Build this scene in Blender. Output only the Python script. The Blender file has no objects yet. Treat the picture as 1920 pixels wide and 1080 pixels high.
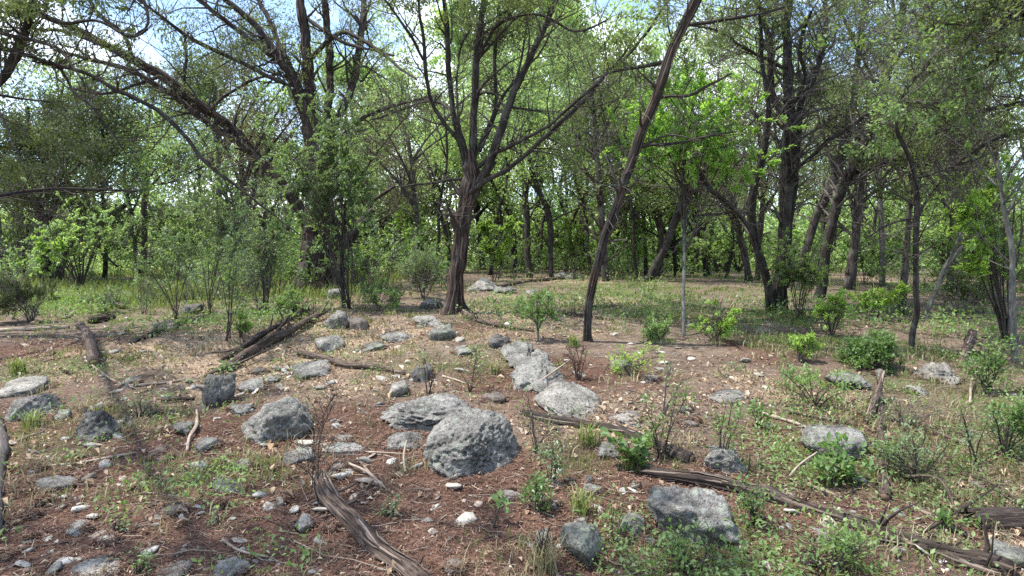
import bpy, bmesh, math, time
import numpy as np
from mathutils import Vector

T0 = time.time()
RNG = np.random.default_rng(7)
scene = bpy.context.scene
COL = scene.collection

# ------------------------------------------------------------------ camera
F = 1251.0                     # focal length in pixels of the 1920 wide photograph
CAMZ = 1.5
HORIZON = 480.0
PITCH = math.atan((540 - HORIZON) / F)
cam = bpy.data.cameras.new('camera')
camo = bpy.data.objects.new('camera', cam)
COL.objects.link(camo)
camo.location = (0, 0, CAMZ)
camo.rotation_euler = (math.pi / 2 - PITCH, 0, 0)
cam.sensor_width = 36
cam.lens = 36 * F / 1920
cam.clip_start = 0.05
cam.clip_end = 2000
scene.camera = camo

# ------------------------------------------------------------------ world and sun
SUN_EL, SUN_AZ = math.radians(65), math.radians(-97)      # azimuth from +Y towards +X
world = bpy.data.worlds.new('World')
scene.world = world
world.use_nodes = True
wn = world.node_tree
wn.nodes.clear()
w_out = wn.nodes.new('ShaderNodeOutputWorld')
w_bg = wn.nodes.new('ShaderNodeBackground')
w_sky = wn.nodes.new('ShaderNodeTexSky')
w_sky.sky_type = 'NISHITA'
w_sky.sun_disc = False
w_sky.sun_elevation = SUN_EL
w_sky.sun_rotation = SUN_AZ
w_sky.air_density = 1.0
w_sky.dust_density = 0.6
w_sky.ozone_density = 2.0
w_tc = wn.nodes.new('ShaderNodeTexCoord')
w_map = wn.nodes.new('ShaderNodeMapping')
w_map.inputs['Scale'].default_value = (1.0, 1.0, 1.8)
w_map.inputs['Location'].default_value = (1.3, 0.4, 0.2)
w_noise = wn.nodes.new('ShaderNodeTexNoise')
w_noise.inputs['Scale'].default_value = 2.6
w_noise.inputs['Detail'].default_value = 8
w_noise.inputs['Roughness'].default_value = 0.55
w_ramp = wn.nodes.new('ShaderNodeValToRGB')
w_ramp.color_ramp.elements[0].position = 0.50
w_ramp.color_ramp.elements[1].position = 0.66
w_mix = wn.nodes.new('ShaderNodeMixRGB')
w_mix.inputs['Color2'].default_value = (6.5, 6.8, 7.3, 1)     # sunlit cloud
wn.links.new(w_tc.outputs['Generated'], w_map.inputs['Vector'])
wn.links.new(w_map.outputs['Vector'], w_noise.inputs['Vector'])
wn.links.new(w_noise.outputs['Fac'], w_ramp.inputs['Fac'])
wn.links.new(w_ramp.outputs['Color'], w_mix.inputs['Fac'])
wn.links.new(w_sky.outputs['Color'], w_mix.inputs['Color1'])
wn.links.new(w_mix.outputs['Color'], w_bg.inputs['Color'])
w_bg.inputs['Strength'].default_value = 0.15
wn.links.new(w_bg.outputs['Background'], w_out.inputs['Surface'])

sun_d = bpy.data.lights.new('sun', 'SUN')
sun_d.energy = 3.4
sun_d.angle = math.radians(0.6)
sun_d.color = (1.0, 0.95, 0.87)
sun = bpy.data.objects.new('sun', sun_d)
COL.objects.link(sun)
to_sun = Vector((math.cos(SUN_EL) * math.sin(SUN_AZ), math.cos(SUN_EL) * math.cos(SUN_AZ), math.sin(SUN_EL)))
sun.rotation_euler = to_sun.to_track_quat('Z', 'Y').to_euler()
sun.location = (0, 0, 30)

vs = scene.view_settings
vs.view_transform = 'Standard'
vs.look = 'None'
vs.gamma = 1
vs.use_curve_mapping = False
vs.exposure = 1.35
scene.cycles.max_bounces = 6
scene.cycles.diffuse_bounces = 4
scene.cycles.glossy_bounces = 1
scene.cycles.transmission_bounces = 3
scene.cycles.transparent_max_bounces = 4
scene.cycles.use_denoising = False
scene.cycles.sample_clamp_indirect = 6

# ------------------------------------------------------------------ numpy noise
_T = np.random.default_rng(99).random(65536).astype(np.float32)


def _h(ix, iy, iz):
    return _T[((ix * 73856093) ^ (iy * 19349663) ^ (iz * 83492791)) & 65535]


def vnoise(p):
    p = np.asarray(p, float)
    i = np.floor(p).astype(np.int64)
    f = p - i
    u = f * f * (3 - 2 * f)
    x, y, z = i[..., 0], i[..., 1], i[..., 2]
    a, b, c = u[..., 0], u[..., 1], u[..., 2]
    r = 0
    for dx in (0, 1):
        wx = a if dx else 1 - a
        for dy in (0, 1):
            wy = b if dy else 1 - b
            for dz in (0, 1):
                wz = c if dz else 1 - c
                r = r + _h(x + dx, y + dy, z + dz) * wx * wy * wz
    return r * 2 - 1


def fbm(p, octv=4, gain=0.5, lac=2.07):
    p = np.asarray(p, float)
    s, a, t = 0, 1.0, 0
    for k in range(octv):
        s = s + a * vnoise(p * lac ** k + 17.3 * k)
        t += a
        a *= gain
    return s / t


def p3(x, y, z=0.0):
    x, y = np.broadcast_arrays(np.asarray(x, float), np.asarray(y, float))
    return np.stack([x, y, np.full_like(x, z)], -1)


# ------------------------------------------------------------------ terrain
_PX = np.array([-60, -8, 0, 2, 3, 4, 6, 8, 10, 12, 15, 25, 40, 300.])
_PH = np.array([-.9, -.2, -.05, .0, .06, .16, .34, .50, .63, .72, .80, .90, .86, .9])


def hgt(x, y):
    x = np.asarray(x, float)
    y = np.asarray(y, float)
    d = y + 0.03 * np.abs(x)
    h = np.interp(d - .6, _PX, _PH) * .25 + np.interp(d, _PX, _PH) * .5 + np.interp(d + .6, _PX, _PH) * .25
    h = h + .10 * fbm(p3(x * .35, y * .35, 3.1), 2) * np.clip(y / 4, .2, 1)
    h = h + .030 * fbm(p3(x * 1.7, y * 1.7, 7.7), 3)
    # the left side falls away a little towards the grassy clearing
    h = h - .18 * np.clip((-x - 3) / 6, 0, 1) * np.clip((y - 6) / 6, 0, 1)
    return h


CP, SP = math.cos(PITCH), math.sin(PITCH)


def project(P):
    """world point(s) -> photo pixels and depth"""
    P = np.asarray(P, float)
    x, y, z = P[..., 0], P[..., 1], P[..., 2] - CAMZ
    d = y * CP - z * SP
    u = y * SP + z * CP
    return 960 + F * x / d, 540 - F * u / d, d


def ray(px, py):
    a, b = (px - 960) / F, (540 - py) / F
    return np.array([a, CP + b * SP, -SP + b * CP])


def at(px, py, Y):
    """the point seen at a pixel, at the distance Y in front of the camera"""
    r = ray(px, py)
    r = r / r[1] * Y
    return np.array([r[0], r[1], CAMZ + r[2]])


def ground_at(px, py):
    r = ray(px, py)
    t = np.concatenate([np.linspace(1.5, 12, 1600), np.linspace(12.02, 60, 1400)])
    P = r[None] / r[1] * t[:, None] + np.array([0, 0, CAMZ])
    below = np.nonzero(P[:, 2] < hgt(P[:, 0], P[:, 1]))[0]
    k = below[0] if len(below) else len(t) - 1
    return np.array([P[k, 0], P[k, 1], float(hgt(P[k, 0], P[k, 1]))])


# ------------------------------------------------------------------ mesh helpers
def make_mesh(name, V, faces, mat, smooth=False, attrs=None):
    """faces: list of (k,n) int arrays (tris and / or quads)"""
    V = np.asarray(V, np.float32)
    me = bpy.data.meshes.new(name)
    faces = [np.asarray(f, np.int32) for f in faces if len(f)]
    me.vertices.add(len(V))
    me.vertices.foreach_set('co', V.ravel())
    nl = sum(f.size for f in faces)
    nf = sum(len(f) for f in faces)
    me.loops.add(nl)
    me.loops.foreach_set('vertex_index', np.concatenate([f.ravel() for f in faces]))
    me.polygons.add(nf)
    tot = np.concatenate([np.full(len(f), f.shape[1], np.int32) for f in faces])
    st = np.concatenate([[0], np.cumsum(tot)[:-1]]).astype(np.int32)
    me.polygons.foreach_set('loop_start', st)
    me.polygons.foreach_set('loop_total', tot)
    if smooth:
        me.polygons.foreach_set('use_smooth', np.ones(nf, bool))
    me.update(calc_edges=True)
    for k, v in (attrs or {}).items():
        v = np.asarray(v, np.float32)
        if v.ndim == 1:
            a = me.attributes.new(k, 'FLOAT', 'POINT')
            a.data.foreach_set('value', v)
        else:
            a = me.attributes.new(k, 'FLOAT_VECTOR', 'POINT')
            a.data.foreach_set('vector', v.ravel())
    if mat is not None:
        me.materials.append(mat)
    return me


def link(name, me, parent=None, loc=None):
    o = bpy.data.objects.new(name, me)
    COL.objects.link(o)
    if parent is not None:
        o.parent = parent
    if loc is not None:
        o.location = loc
    return o


def tag(o, label=None, cat=None, group=None, kind=None):
    if label:
        o['label'] = label
    if cat:
        o['category'] = cat
    if group:
        o['group'] = group
    if kind:
        o['kind'] = kind
    return o


def thing(name, label, cat, loc, group=None):
    o = bpy.data.objects.new(name, None)
    o.empty_display_size = .1
    COL.objects.link(o)
    o.location = tuple(float(v) for v in loc)
    return tag(o, label, cat, group)


class MB:
    """collects triangles and quads into one mesh"""

    def __init__(s):
        s.V, s.T, s.Q, s.B, s.n = [], [], [], [], 0

    def add(s, V, T=None, Q=None, B=None):
        V = np.asarray(V, float).reshape(-1, 3)
        if T is not None and len(T):
            s.T.append(np.asarray(T) + s.n)
        if Q is not None and len(Q):
            s.Q.append(np.asarray(Q) + s.n)
        s.V.append(V)
        s.B.append(np.zeros_like(V) if B is None else np.asarray(B, float).reshape(-1, 3))
        s.n += len(V)

    def build(s, name, mat, parent=None, origin=(0, 0, 0), smooth=True, kind=None, label=None):
        if not s.n:
            return None
        V = np.concatenate(s.V) - np.asarray(origin, float)
        f = []
        if s.T:
            f.append(np.concatenate(s.T))
        if s.Q:
            f.append(np.concatenate(s.Q))
        me = make_mesh(name, V, f, mat, smooth, {'bark': np.concatenate(s.B)})
        o = link(name, me, parent)
        return tag(o, label, kind=kind)


def norm(v):
    return v / (np.linalg.norm(v, axis=-1, keepdims=True) + 1e-9)


def frames(P):
    """tangent and two normals along polylines (N,m,3)"""
    t = np.gradient(P, axis=1)
    t = norm(t)
    ref = np.zeros_like(t)
    ref[..., 0] = 1.0
    alt = np.abs(t[:, :1, 0:1]) > .8
    ref = np.where(alt, np.array([0, 1.0, 0]), ref)
    u = norm(np.cross(t, ref))
    v = np.cross(t, u)
    return t, u, v


def tubes(mb, P, R, k=5, ridges=0.0, cap=True, seed=0.0, flare=None):
    """batch of tubes: P (N,m,3), R (N,m)"""
    P = np.asarray(P, float)
    R = np.asarray(R, float)
    if P.ndim == 2:
        P, R = P[None], R[None]
    N, m, _ = P.shape
    if N == 0:
        return
    t, u, v = frames(P)
    a = np.arange(k) / k * 2 * math.pi
    ca, sa = np.cos(a), np.sin(a)
    s = np.concatenate([np.zeros((N, 1)), np.cumsum(np.linalg.norm(np.diff(P, axis=1), axis=2), axis=1)], 1)
    rr = np.repeat(R[:, :, None], k, 2)
    Rref = np.maximum(R.max(axis=1), 1e-3)[:, None, None]
    bx = ca[None, None] * Rref * np.ones_like(rr)
    by = sa[None, None] * Rref * np.ones_like(rr)
    bz = s[:, :, None] * np.ones_like(rr)
    off = (np.arange(N) * 3.7 + seed)[:, None, None]
    if ridges > 0:
        one = np.ones_like(rr)
        q = np.stack([ca * 1.5 * one + off, sa * 1.5 * one, bz * 0.7], -1)
        q2 = np.stack([ca * 5.5 * one + off, sa * 5.5 * one, bz * .8], -1)
        q3 = np.stack([bx * 60 + off, by * 60, bz * 5], -1)
        q4 = np.stack([ca * 9 * one + off, sa * 9 * one, bz * .9], -1)
        rr = rr * (1 + ridges * (.9 * vnoise(q) + .9 * vnoise(q2) + 1.0 * (.35 - np.abs(vnoise(q4))) + .3 * vnoise(q3)))
    if flare is not None:
        q = np.stack([ca * 1.7 + seed, sa * 1.7, np.zeros(k)], -1)
        lobes = np.clip(.5 + 1.4 * vnoise(q), 0.1, 1.6)
        fl = np.exp(-s[:, :, None] / flare[1]) * flare[0]
        rr = rr * (1 + fl * lobes[None, None])
    V = P[:, :, None, :] + rr[..., None] * (ca[None, None, :, None] * u[:, :, None, :] + sa[None, None, :, None] * v[:, :, None, :])
    B = np.stack([bx + off, by, bz], -1)
    idx = np.arange(N * m * k).reshape(N, m, k)
    a0 = idx[:, :-1]
    a1 = idx[:, 1:]
    Q = np.stack([a0, np.roll(a0, -1, 2), np.roll(a1, -1, 2), a1], -1).reshape(-1, 4)
    mb.add(V, None, Q, B)
    if cap:
        base = mb.n - N * m * k
        for e in (0, m - 1):
            ring = idx[:, e]
            c = P[:, e] + 0
            T = []
            nb = mb.n
            ci = np.arange(N) + nb
            mb.V.append(c)
            mb.B.append(np.stack([off[:, 0, 0], np.zeros(N), s[:, e]], -1))
            mb.n += N
            A = ring + base
            Bq = np.roll(ring, -1, 1) + base
            C = np.repeat(ci[:, None], k, 1)
            tri = np.stack([A, C, Bq] if e == 0 else [A, Bq, C], -1).reshape(-1, 3)
            mb.T.append(tri)


def resample(pts, rad, step):
    """Catmull-Rom through the points, roughly even spacing"""
    pts = np.asarray(pts, float)
    rad = np.asarray(rad, float)
    n = len(pts)
    e = np.vstack([2 * pts[0] - pts[1], pts, 2 * pts[-1] - pts[-2]])
    out, ro = [], []
    for i in range(n - 1):
        p0, p1, p2, p3_ = e[i], e[i + 1], e[i + 2], e[i + 3]
        L = np.linalg.norm(p2 - p1)
        k = max(2, int(L / step))
        tt = np.linspace(0, 1, k, endpoint=False)[:, None]
        out.append(.5 * ((2 * p1) + (-p0 + p2) * tt + (2 * p0 - 5 * p1 + 4 * p2 - p3_) * tt ** 2 + (-p0 + 3 * p1 - 3 * p2 + p3_) * tt ** 3))
        ro.append(rad[i] + (rad[i + 1] - rad[i]) * tt[:, 0])
    out.append(pts[-1:])
    ro.append(rad[-1:])
    return np.vstack(out), np.concatenate(ro)


def jitter(P, amp, scale, seed=0.0):
    q = P * scale + seed
    o = np.stack([vnoise(q), vnoise(q + 31.7), vnoise(q + 71.3)], -1)
    return P + amp * o


def rand_dirs(n, rng):
    v = rng.normal(size=(n, 3))
    return norm(v)


def grow(P, R, n, rng, tr=(.25, 1.0), L=(.3, .8), spread=.9, up=.3, out=0.0, m=5, taper=.15, rr=.55, rmin=.0015, wob=.18, follow=.5, weight=None):
    """n children from the parent polylines P (N,m,3)"""
    N, M, _ = P.shape
    seg = np.linalg.norm(np.diff(P, axis=1), axis=2).sum(1)
    w = seg / seg.sum() if weight is None else weight / weight.sum()
    pi = rng.choice(N, n, p=w)
    t = rng.uniform(tr[0], tr[1], n) * (M - 1)
    i = np.minimum(t.astype(int), M - 2)
    f = (t - i)[:, None]
    base = P[pi, i] * (1 - f) + P[pi, i + 1] * f
    tan = norm(P[pi, i + 1] - P[pi, i])
    pr = R[pi, i] * (1 - f[:, 0]) + R[pi, i + 1] * f[:, 0]
    d = rand_dirs(n, rng)
    side = norm(d - (d * tan).sum(-1, keepdims=True) * tan)
    dirn = norm(tan * follow + side * spread + np.array([0, 0, up]))
    ln = rng.uniform(L[0], L[1], n)
    Q = np.zeros((n, m, 3))
    Q[:, 0] = base
    cur = dirn
    for j in range(1, m):
        cur = norm(cur + rng.normal(size=(n, 3)) * wob + np.array([0, 0, up * .25]))
        Q[:, j] = Q[:, j - 1] + cur * (ln / (m - 1))[:, None]
    r0 = np.clip(pr * rr, rmin, None)
    RR = r0[:, None] * np.linspace(1, taper, m)[None]
    return Q, np.maximum(RR, rmin * .6)


def leaves(mb, C, size, rng, aspect=.5, up=.3, fold=.25, dirs=None, hang=0.0, rot_flat=.5, tri=False):
    """one folded rhombus (two triangles) per point of C"""
    n = len(C)
    d = rand_dirs(n, rng) if dirs is None else norm(dirs + .6 * rand_dirs(n, rng))
    d = norm(d + np.array([0, 0, up - hang]))
    r = rand_dirs(n, rng)
    nrm = norm(np.array([0, 0, rot_flat * 2]) + r)
    w = norm(np.cross(d, nrm))
    nn = np.cross(w, d)
    s = (size * rng.uniform(.65, 1.35, n))[:, None]
    a = C
    if tri:                                     # small far leaves: a single pointed face each
        w2 = w * s * aspect * .62
        V = np.stack([a - w2 + d * s * .1, a + w2 + d * s * .1 + nn * s * .1, C + d * s], 1).reshape(-1, 3)
        mb.add(V, np.arange(n * 3).reshape(-1, 3))
        return
    c = C + d * s
    b1 = C + d * s * .45 + w * s * aspect * .5 + nn * s * fold * aspect
    b2 = C + d * s * .45 - w * s * aspect * .5 + nn * s * fold * aspect
    V = np.stack([a, b1, c, b2], 1).reshape(-1, 3)
    k = np.arange(n)[:, None] * 4
    T = np.concatenate([k + np.array([[0, 1, 2]]), k + np.array([[0, 2, 3]])])
    mb.add(V, T)


def sample_on(P, n, rng, t0=.2, jit=.02):
    N, M, _ = P.shape
    pi = rng.integers(0, N, n)
    t = rng.uniform(t0, 1, n) * (M - 1)
    i = np.minimum(t.astype(int), M - 2)
    f = (t - i)[:, None]
    c = P[pi, i] * (1 - f) + P[pi, i + 1] * f
    tan = norm(P[pi, i + 1] - P[pi, i])
    return c + rng.normal(size=(n, 3)) * jit, tan


def strips_on(mb, P, R, rng, ns=150, w=(.003, .011), lift=.16, curl=.012, fl=None, mmin=4, mmax=16):
    """shreds of bark lying along a trunk"""
    mm, w_ = len(P), 6
    _, uu, vv = frames(P[None])
    an = rng.uniform(0, 6.283, ns)
    st_ = rng.integers(0, max(1, mm - mmin), ns)
    ln_ = rng.integers(mmin, mmax, ns)
    jj = np.clip(st_[:, None] + (np.arange(w_)[None] * ln_[:, None] / (w_ - 1)).astype(int), 0, mm - 1)
    aa = an[:, None] + np.linspace(0, 1, w_)[None] * rng.normal(size=(ns, 1)) * .25
    RR = R if fl is None else R * fl
    rad_ = RR[jj] * (1.0 + rng.uniform(0, lift, (ns, 1))) + np.abs(np.linspace(-1, 1, w_))[None] ** 3 * rng.uniform(0, curl, (ns, 1))
    nrm_ = np.cos(aa)[..., None] * uu[0][jj] + np.sin(aa)[..., None] * vv[0][jj]
    tan_ = -np.sin(aa)[..., None] * uu[0][jj] + np.cos(aa)[..., None] * vv[0][jj]
    hw = rng.uniform(w[0], w[1], (ns, 1, 1)) * np.array([.4, 1, 1, .9, .7, .2])[None, :, None]
    mid_ = P[jj] + nrm_ * rad_[..., None]
    Vv = np.stack([mid_ - tan_ * hw, mid_ + nrm_ * hw * .6, mid_ + tan_ * hw], 2).reshape(-1, 3)
    ii = np.arange(ns * w_ * 3).reshape(ns, w_, 3)
    Qq = np.concatenate([np.stack([ii[:, :-1, q], ii[:, :-1, q + 1], ii[:, 1:, q + 1], ii[:, 1:, q]], -1).reshape(-1, 4) for q in (0, 1)])
    mb.add(Vv, None, Qq)


# ------------------------------------------------------------------ materials
def new_mat(name):
    m = bpy.data.materials.new(name)
    m.use_nodes = True
    nt = m.node_tree
    nt.nodes.clear()
    return m, nt


def nd(nt, t, **kw):
    n = nt.nodes.new(t)
    for k, v in kw.items():
        if k in n.inputs:
            n.inputs[k].default_value = v
        else:
            setattr(n, k, v)
    return n


def ramp(nt, src, stops, interp='LINEAR'):
    r = nt.nodes.new('ShaderNodeValToRGB')
    cr = r.color_ramp
    cr.interpolation = interp
    while len(cr.elements) < len(stops):
        cr.elements.new(.5)
    for e, (p, c) in zip(cr.elements, stops):
        e.position = p
        e.color = (*c, 1) if len(c) == 3 else c
    nt.links.new(src, r.inputs['Fac'])
    return r.outputs['Color']


def mixc(nt, fac, a, b, mode='MIX'):
    n = nt.nodes.new('ShaderNodeMixRGB')
    n.blend_type = mode
    for s, v in (('Fac', fac), ('Color1', a), ('Color2', b)):
        if isinstance(v, (int, float)):
            n.inputs[s].default_value = v
        elif isinstance(v, tuple):
            n.inputs[s].default_value = (*v, 1)
        else:
            nt.links.new(v, n.inputs[s])
    return n.outputs['Color']


def noise(nt, vec, scale, detail=4, rough=.55, dist=0.0):
    n = nd(nt, 'ShaderNodeTexNoise', Scale=scale, Detail=detail, Roughness=rough, Distortion=dist)
    if vec is not None:
        nt.links.new(vec, n.inputs['Vector'])
    return n.outputs['Fac']


def leaf_mat(name, cols, transl=.4, gloss=.05, gain=1.3):
    cols = [tuple(v * gain for v in c) for c in cols]
    gloss *= .4
    m, nt = new_mat(name)
    geo = nd(nt, 'ShaderNodeNewGeometry')
    st = [(i / max(1, len(cols) - 1), c) for i, c in enumerate(cols)]
    c = ramp(nt, geo.outputs['Random Per Island'], st)
    pos = noise(nt, geo.outputs['Position'], .9, 2)
    v = ramp(nt, pos, [(.3, (.72, .72, .72)), (.7, (1.25, 1.25, 1.25))])
    c = mixc(nt, 1.0, c, v, 'MULTIPLY')
    dif = nd(nt, 'ShaderNodeBsdfDiffuse')
    tr = nd(nt, 'ShaderNodeBsdfTranslucent')
    tc = mixc(nt, 1.0, c, (1.25, 1.3, .75), 'MULTIPLY')
    gl = nd(nt, 'ShaderNodeBsdfGlossy', Roughness=.55)
    gl.inputs['Color'].default_value = (.9, .95, 1, 1)
    nt.links.new(c, dif.inputs['Color'])
    nt.links.new(tc, tr.inputs['Color'])
    mx = nd(nt, 'ShaderNodeMixShader', Fac=transl)
    mx2 = nd(nt, 'ShaderNodeMixShader', Fac=gloss)
    nt.links.new(dif.outputs[0], mx.inputs[1])
    nt.links.new(tr.outputs[0], mx.inputs[2])
    nt.links.new(mx.outputs[0], mx2.inputs[1])
    nt.links.new(gl.outputs[0], mx2.inputs[2])
    out = nd(nt, 'ShaderNodeOutputMaterial')
    nt.links.new(mx2.outputs[0], out.inputs['Surface'])
    return m


def bark_mat(name, dark, mid, light, patch=None, scale=(38, 38, 2.6), bump=.9):
    m, nt = new_mat(name)
    at_ = nd(nt, 'ShaderNodeAttribute', attribute_name='bark')
    mp = nd(nt, 'ShaderNodeMapping')
    mp.inputs['Scale'].default_value = scale
    nt.links.new(at_.outputs['Vector'], mp.inputs['Vector'])
    n1 = noise(nt, mp.outputs['Vector'], 1.0, 6, .66, 1.2)
    n2 = noise(nt, at_.outputs['Vector'], 5.0, 4, .6)
    c = ramp(nt, n1, [(.34, dark), (.52, mid), (.74, light)])
    if patch:
        f = ramp(nt, n2, [(.50, (0, 0, 0)), (.66, (1, 1, 1))])
        c = mixc(nt, f, c, mixc(nt, .65, c, patch))
    b = nd(nt, 'ShaderNodeBsdfPrincipled', Roughness=.9)
    b.inputs['Specular IOR Level'].default_value = .2
    nt.links.new(c, b.inputs['Base Color'])
    bp = nd(nt, 'ShaderNodeBump', Strength=bump, Distance=.012)
    nt.links.new(n1, bp.inputs['Height'])
    nt.links.new(bp.outputs['Normal'], b.inputs['Normal'])
    out = nd(nt, 'ShaderNodeOutputMaterial')
    nt.links.new(b.outputs[0], out.inputs['Surface'])
    return m


def rock_mat(name, dark, mid, light, lichen=(.36, .40, .32), pits=0.5, lich=.6):
    m, nt = new_mat(name)
    tc = nd(nt, 'ShaderNodeTexCoord')
    oi = nd(nt, 'ShaderNodeObjectInfo')
    ad = nd(nt, 'ShaderNodeVectorMath', operation='MULTIPLY_ADD')
    nt.links.new(oi.outputs['Random'], ad.inputs[0])
    ad.inputs[1].default_value = (37, 23, 51)
    nt.links.new(tc.outputs['Object'], ad.inputs[2])
    vec = ad.outputs['Vector']
    big = noise(nt, vec, 5.0, 5, .6, .3)
    fine = noise(nt, vec, 38, 5, .7)
    grit = noise(nt, vec, 130, 2, .6)
    c = ramp(nt, big, [(.32, dark), (.5, mid), (.68, light)])
    fc = ramp(nt, fine, [(.36, (.38, .37, .36)), (.50, (1, 1, 1)), (.68, (1.45, 1.42, 1.34))])
    c = mixc(nt, .9, c, fc, 'MULTIPLY')
    lf = noise(nt, vec, 11, 5, .65)
    lm = ramp(nt, lf, [(.55, (0, 0, 0)), (.63, (lich, lich, lich))])
    c = mixc(nt, lm, c, lichen)
    # black crusts in blotches
    cf = noise(nt, vec, 17, 6, .7, .4)
    cm = ramp(nt, cf, [(.58, (0, 0, 0)), (.68, (.75, .75, .75))])
    c = mixc(nt, cm, c, (.062, .059, .055))
    vr = nd(nt, 'ShaderNodeTexVoronoi', Scale=34.0)
    nt.links.new(vec, vr.inputs['Vector'])
    pm = ramp(nt, vr.outputs['Distance'], [(.10, (0, 0, 0)), (.34, (1, 1, 1))])
    b = nd(nt, 'ShaderNodeBsdfPrincipled', Roughness=.92)
    b.inputs['Specular IOR Level'].default_value = .25
    nt.links.new(c, b.inputs['Base Color'])
    h = mixc(nt, .5, fine, grit)
    h = mixc(nt, pits * .6, h, pm, 'MULTIPLY')
    bp = nd(nt, 'ShaderNodeBump', Strength=1.0, Distance=.04)
    nt.links.new(h, bp.inputs['Height'])
    nt.links.new(bp.outputs['Normal'], b.inputs['Normal'])
    out = nd(nt, 'ShaderNodeOutputMaterial')
    nt.links.new(b.outputs[0], out.inputs['Surface'])
    return m


def island_mat(name, cols, rough=.9, transl=0.0):
    m, nt = new_mat(name)
    geo = nd(nt, 'ShaderNodeNewGeometry')
    st = [(i / max(1, len(cols) - 1), c) for i, c in enumerate(cols)]
    c = ramp(nt, geo.outputs['Random Per Island'], st)
    b = nd(nt, 'ShaderNodeBsdfPrincipled', Roughness=rough)
    b.inputs['Specular IOR Level'].default_value = .15
    nt.links.new(c, b.inputs['Base Color'])
    out = nd(nt, 'ShaderNodeOutputMaterial')
    if transl:
        tr = nd(nt, 'ShaderNodeBsdfTranslucent')
        nt.links.new(c, tr.inputs['Color'])
        mx = nd(nt, 'ShaderNodeMixShader', Fac=transl)
        nt.links.new(b.outputs[0], mx.inputs[1])
        nt.links.new(tr.outputs[0], mx.inputs[2])
        nt.links.new(mx.outputs[0], out.inputs['Surface'])
    else:
        nt.links.new(b.outputs[0], out.inputs['Surface'])
    return m


M = {}
M['bark_juniper'] = bark_mat('juniper_bark', (.010, .008, .007), (.045, .032, .027), (.16, .122, .10), (.11, .10, .088), (34, 34, 2.2), 1.0)
M['bark_strip'] = island_mat('bark_strip', [(.016, .012, .010), (.085, .05, .038), (.18, .13, .105), (.035, .024, .019), (.12, .065, .048)])
M['wood_shred'] = island_mat('wood_shred', [(.02, .015, .012), (.12, .09, .07), (.28, .225, .18), (.06, .045, .036), (.18, .13, .10)])
M['bark_dark'] = bark_mat('dark_bark', (.010, .009, .008), (.036, .030, .026), (.11, .092, .078), (.085, .088, .075), (34, 34, 2.4), 1.0)
M['bark_far'] = bark_mat('far_bark', (.018, .015, .013), (.06, .050, .043), (.15, .125, .105), (.13, .13, .11))
M['bark_grey'] = bark_mat('grey_bark', (.035, .033, .03), (.115, .11, .098), (.23, .22, .20), (.18, .19, .155), (30, 30, 9), .6)
M['twig_grey'] = bark_mat('dead_twig', (.05, .042, .037), (.115, .10, .09), (.21, .19, .17), None, (60, 60, 8), .3)
M['twig_dark'] = bark_mat('dark_twig', (.022, .018, .015), (.06, .05, .043), (.12, .10, .085), None, (60, 60, 8), .3)
M['twig_red'] = bark_mat('reddish_twig', (.045, .025, .02), (.12, .07, .055), (.2, .13, .1), None, (60, 60, 8), .3)
M['log'] = bark_mat('weathered_log', (.014, .010, .008), (.105, .076, .060), (.27, .215, .175), (.06, .04, .03), (70, 70, 6.5), 1.0)
M['log_dark'] = bark_mat('dark_log', (.012, .009, .008), (.055, .041, .034), (.16, .13, .108), (.045, .038, .032), (70, 70, 6.5), 1.0)
M['stick'] = bark_mat('pale_stick', (.16, .12, .09), (.33, .265, .205), (.50, .43, .35), None, (60, 60, 5), .4)
M['wood_end'] = island_mat('broken_wood', [(.09, .06, .04), (.16, .11, .075)])
M['rot'] = island_mat('rotten_wood', [(.015, .012, .010), (.022, .017, .013)])
M['leaf_bright'] = leaf_mat('bright_leaf', [(.16, .26, .05), (.24, .35, .08), (.20, .30, .065), (.30, .41, .12)], .5)
M['leaf_mid'] = leaf_mat('mid_leaf', [(.09, .155, .048), (.145, .215, .07), (.115, .18, .058), (.19, .27, .10)], .48, .06)
M['leaf_grey'] = leaf_mat('grey_green_leaf', [(.10, .16, .068), (.16, .22, .10), (.125, .185, .08), (.23, .29, .15)], .45, .08)
M['leaf_juniper'] = leaf_mat('juniper_foliage', [(.075, .105, .042), (.125, .158, .062), (.10, .132, .052), (.17, .195, .085)], .42, .04)
M['leaf_cedar'] = leaf_mat('dark_cedar_foliage', [(.038, .052, .024), (.065, .082, .034), (.05, .066, .028), (.09, .10, .045)], .32, .04)
M['leaf_fresh'] = leaf_mat('fresh_elm_leaf', [(.16, .28, .06), (.24, .38, .09), (.20, .33, .075), (.29, .43, .12)], .55, .05)
M['leaf_brown'] = leaf_mat('browned_foliage', [(.12, .11, .065), (.15, .145, .08), (.10, .10, .06), (.18, .165, .10)], .35, .03)
M['leaf_far'] = leaf_mat('far_leaf', [(.20, .28, .11), (.27, .36, .15), (.23, .32, .13), (.32, .41, .20)], .5)
M['leaf_forb'] = leaf_mat('forb_leaf', [(.075, .135, .038), (.11, .18, .055), (.09, .155, .045), (.15, .22, .08)], .4, .06)
M['grass'] = leaf_mat('grass_blade', [(.09, .13, .035), (.17, .19, .065), (.12, .17, .045), (.26, .25, .11)], .35, .03)
M['straw'] = leaf_mat('dry_grass_blade', [(.16, .13, .075), (.24, .20, .12), (.13, .125, .06), (.30, .26, .17)], .25, .03)
M['rock_grey'] = rock_mat('grey_limestone', (.105, .10, .091), (.22, .21, .192), (.345, .33, .302), pits=.9)
M['rock_dark'] = rock_mat('dark_limestone', (.058, .054, .049), (.135, .128, .117), (.25, .238, .215), lich=.35)
M['rock_pale'] = rock_mat('pale_limestone', (.155, .146, .128), (.28, .264, .232), (.41, .386, .345), (.38, .385, .32), .6, .4)
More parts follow.
